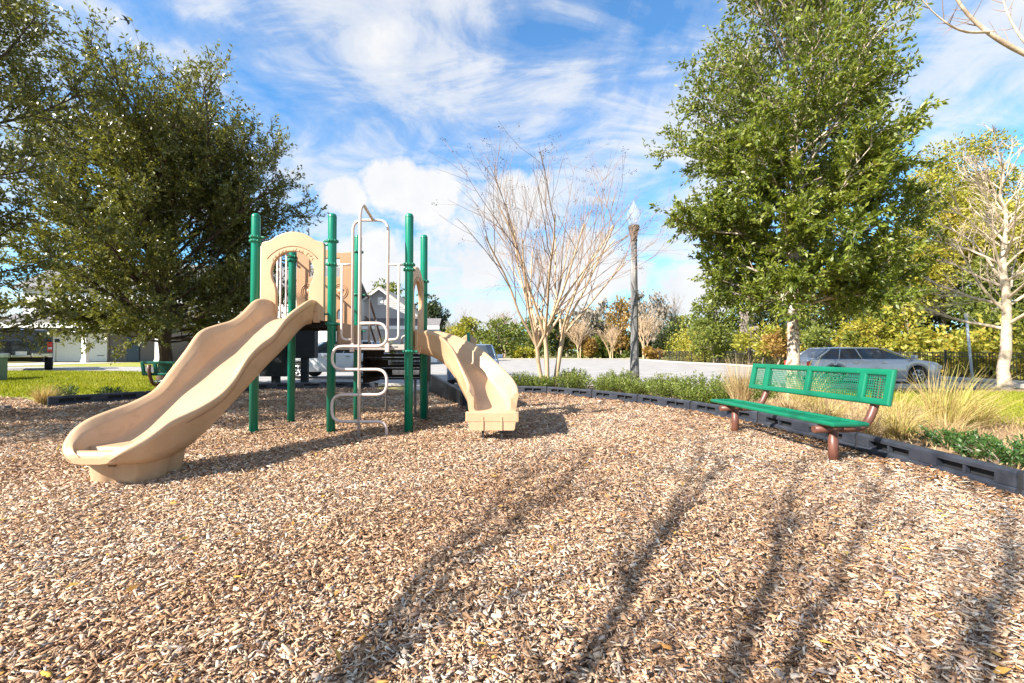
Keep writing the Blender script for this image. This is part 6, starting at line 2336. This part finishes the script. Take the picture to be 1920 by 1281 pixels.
# a pale house behind the dark oak and the slide
root = thing('house', 'pale white sided house hidden behind the dark oak and large slide', 'house', (-22, 37.5, zg), 0, 'houses')
x0, x1, y0 = -25.2, -14.8, 37.5
zg2 = float(H(-22, 37.5))
mb = MB()
mb.box(((x0 + x1) / 2, y0 + 4.5, zg2 + 2.9), (x1 - x0, 8.9, 5.8))
clad_wall(mb, x0, x1, y0 + 0.04, zg2, zg2 + 5.8)
mb.build('wall', M['siding_white'], root, True)
mb = MB()
gable_roof(mb, x0, x1, y0, y0 + 9, zg2 + 5.8, zg2 + 8.4, axis='x')
mb.build('roof', M['shingle'], root, True)
for x in (-23.3, -20.4, -17.2):
    for z in (1.5, 4.4):
        window(root, x, y0, zg2 + z, 1.0, 1.5, shutters=(z > 2))

# grey gabled house seen between the posts
root = thing('house', 'blue grey gabled house seen through the climber between the green posts', 'house', (-13, 45, 0), 0, 'houses')
dy = 46.0
xm = W(712, 600, dy).x
xl_, xr_ = xm - 3.9, xm + 4.0
ze, zr = W(712, 596, dy).z, W(712, 541, dy).z
yb_ = dy + 10
zgh = float(H(xm, dy))
mb = MB()
mb.box(((xl_ + xr_) / 2, dy + 5, (ze + zgh) / 2), (xr_ - xl_, 10, ze - zgh))
clad_wall(mb, xl_, xr_, dy - 0.004, zgh, ze, 0.20)
# gable end
n = 14
for k in range(n):
    z_a, z_b = ze + (zr - ze) * k / n, ze + (zr - ze) * (k + 1) / n
    ha, hb = (xr_ - xl_) / 2 * (1 - k / n), (xr_ - xl_) / 2 * (1 - (k + 1) / n)
    mb.add([(xm + 0.05 - ha, dy - 0.024, z_a), (xm + 0.05 + ha, dy - 0.024, z_a), (xm + 0.05 + hb, dy, z_b), (xm + 0.05 - hb, dy, z_b)], [(0, 1, 2, 3)])
mb.build('wall', M['siding'], root, True)
mb = MB()
gable_roof(mb, xl_, xr_, dy, yb_, ze, zr, over=0.5, axis='y')
mb.build('roof', M['shingle_tan'], root, True)
mb = MB()
for s in (-1, 1):
    xe = xm + 0.05 + s * ((xr_ - xl_) / 2 + 0.5)
    sl = (zr - ze) / ((xr_ - xl_) / 2)
    mb.loft([[Vector((xe, y, ze - sl * 0.5 - 0.16)), Vector((xm + 0.05, y, zr - 0.16)), Vector((xm + 0.05, y, zr + 0.02)), Vector((xe, y, ze - sl * 0.5 + 0.02))] for y in (dy - 0.60, dy - 0.51)], smooth=False)
mb.build('gable_trim', M['white'], root, True)
mb = MB()
zc_ = W(712, 613, dy).z
mb.loft([[Vector((x, dy - 1.3, zc_)), Vector((x, dy - 0.03, zc_ + 0.75)), Vector((x, dy - 0.03, zc_ + 0.85)), Vector((x, dy - 1.3, zc_ + 0.10))] for x in (xm - 1.4, xr_ + 2.2)], smooth=False)
mb.build('eyebrow_roof', M['shingle'], root, True)
mb = MB()
mb.box(((xm - 1.4 + xr_ + 2.2) / 2, dy - 1.30, zc_ - 0.14), (xr_ - xm + 3.6, 0.2, 0.34))
mb.build('fascia', M['white'], root, True)
mb = MB()
mb.box(((xm - 1.3 + xr_ + 2.1) / 2, dy - 0.64, (zc_ - 0.3 + zgh) / 2), (xr_ - xm + 3.4, 1.2, zc_ - 0.3 - zgh))
clad_wall(mb, xm - 1.3, xr_ + 2.1, dy - 1.244, zgh + 0.9, zc_ - 0.32, 0.20)
mb.build('bay_wall', M['siding'], root, True)
mb = MB()
mb.box((xm + 0.05, dy - 0.04, (ze + zr) / 2 + 0.2), (0.5, 0.06, 0.8))
mb.build('gable_vent', M['white'], root, True)
zw = W(712, 636, dy).z
for px_ in (718, 738, 757, 772):
    window(root, W(px_, 630, dy - 1.25).x, dy - 1.26, zw, 1.05, 1.55)
window(root, W(687, 630, dy).x, dy - 0.03, zw + 0.1, 1.0, 1.4, shutters=True)
mb = MB()
mb.box(((xl_ + xr_) / 2 + 1.0, dy - 1.30, zgh + 0.45), (xr_ - xl_ + 2.0, 0.10, 0.9))
mb.build('base_course', M['white'], root, True)

# ------------------------------------------------------------------ a bird gliding high on the left
p = W(237, 38, 22.0)
root = thing('bird', 'small dark bird gliding high in the blue sky at upper left', 'bird', p, R(20))
mb = MB()
mb.loft([[Vector((x, 0.035 * k * math.cos(2 * PI * q / 10), 0.035 * k * math.sin(2 * PI * q / 10))) for q in range(10)] for x, k in ((-0.16, .1), (-0.10, .6), (0.0, 1.0), (0.09, .8), (0.14, .62), (0.18, .12))])
b_ = mb.build('body', M['bird'], root)
for s in (-1, 1):
    mb = MB()
    mb.loft([[Vector((x0, s * y, z - 0.006)), Vector((x1, s * y, z)), Vector((x0, s * y, z + 0.006))] for x0, x1, y, z in ((-0.06, 0.07, 0.02, 0.015), (-0.05, 0.07, 0.16, 0.035), (-0.06, 0.03, 0.28, 0.025), (-0.08, -0.06, 0.37, 0.0))])
    mb.build('wing', M['bird'], root)
mb = MB()
mb.loft([[Vector((x, -w, -0.004)), Vector((x, w, -0.004)), Vector((x, 0, 0.008))] for x, w in ((-0.13, 0.015), (-0.25, 0.05))])
mb.build('tail', M['bird'], root)
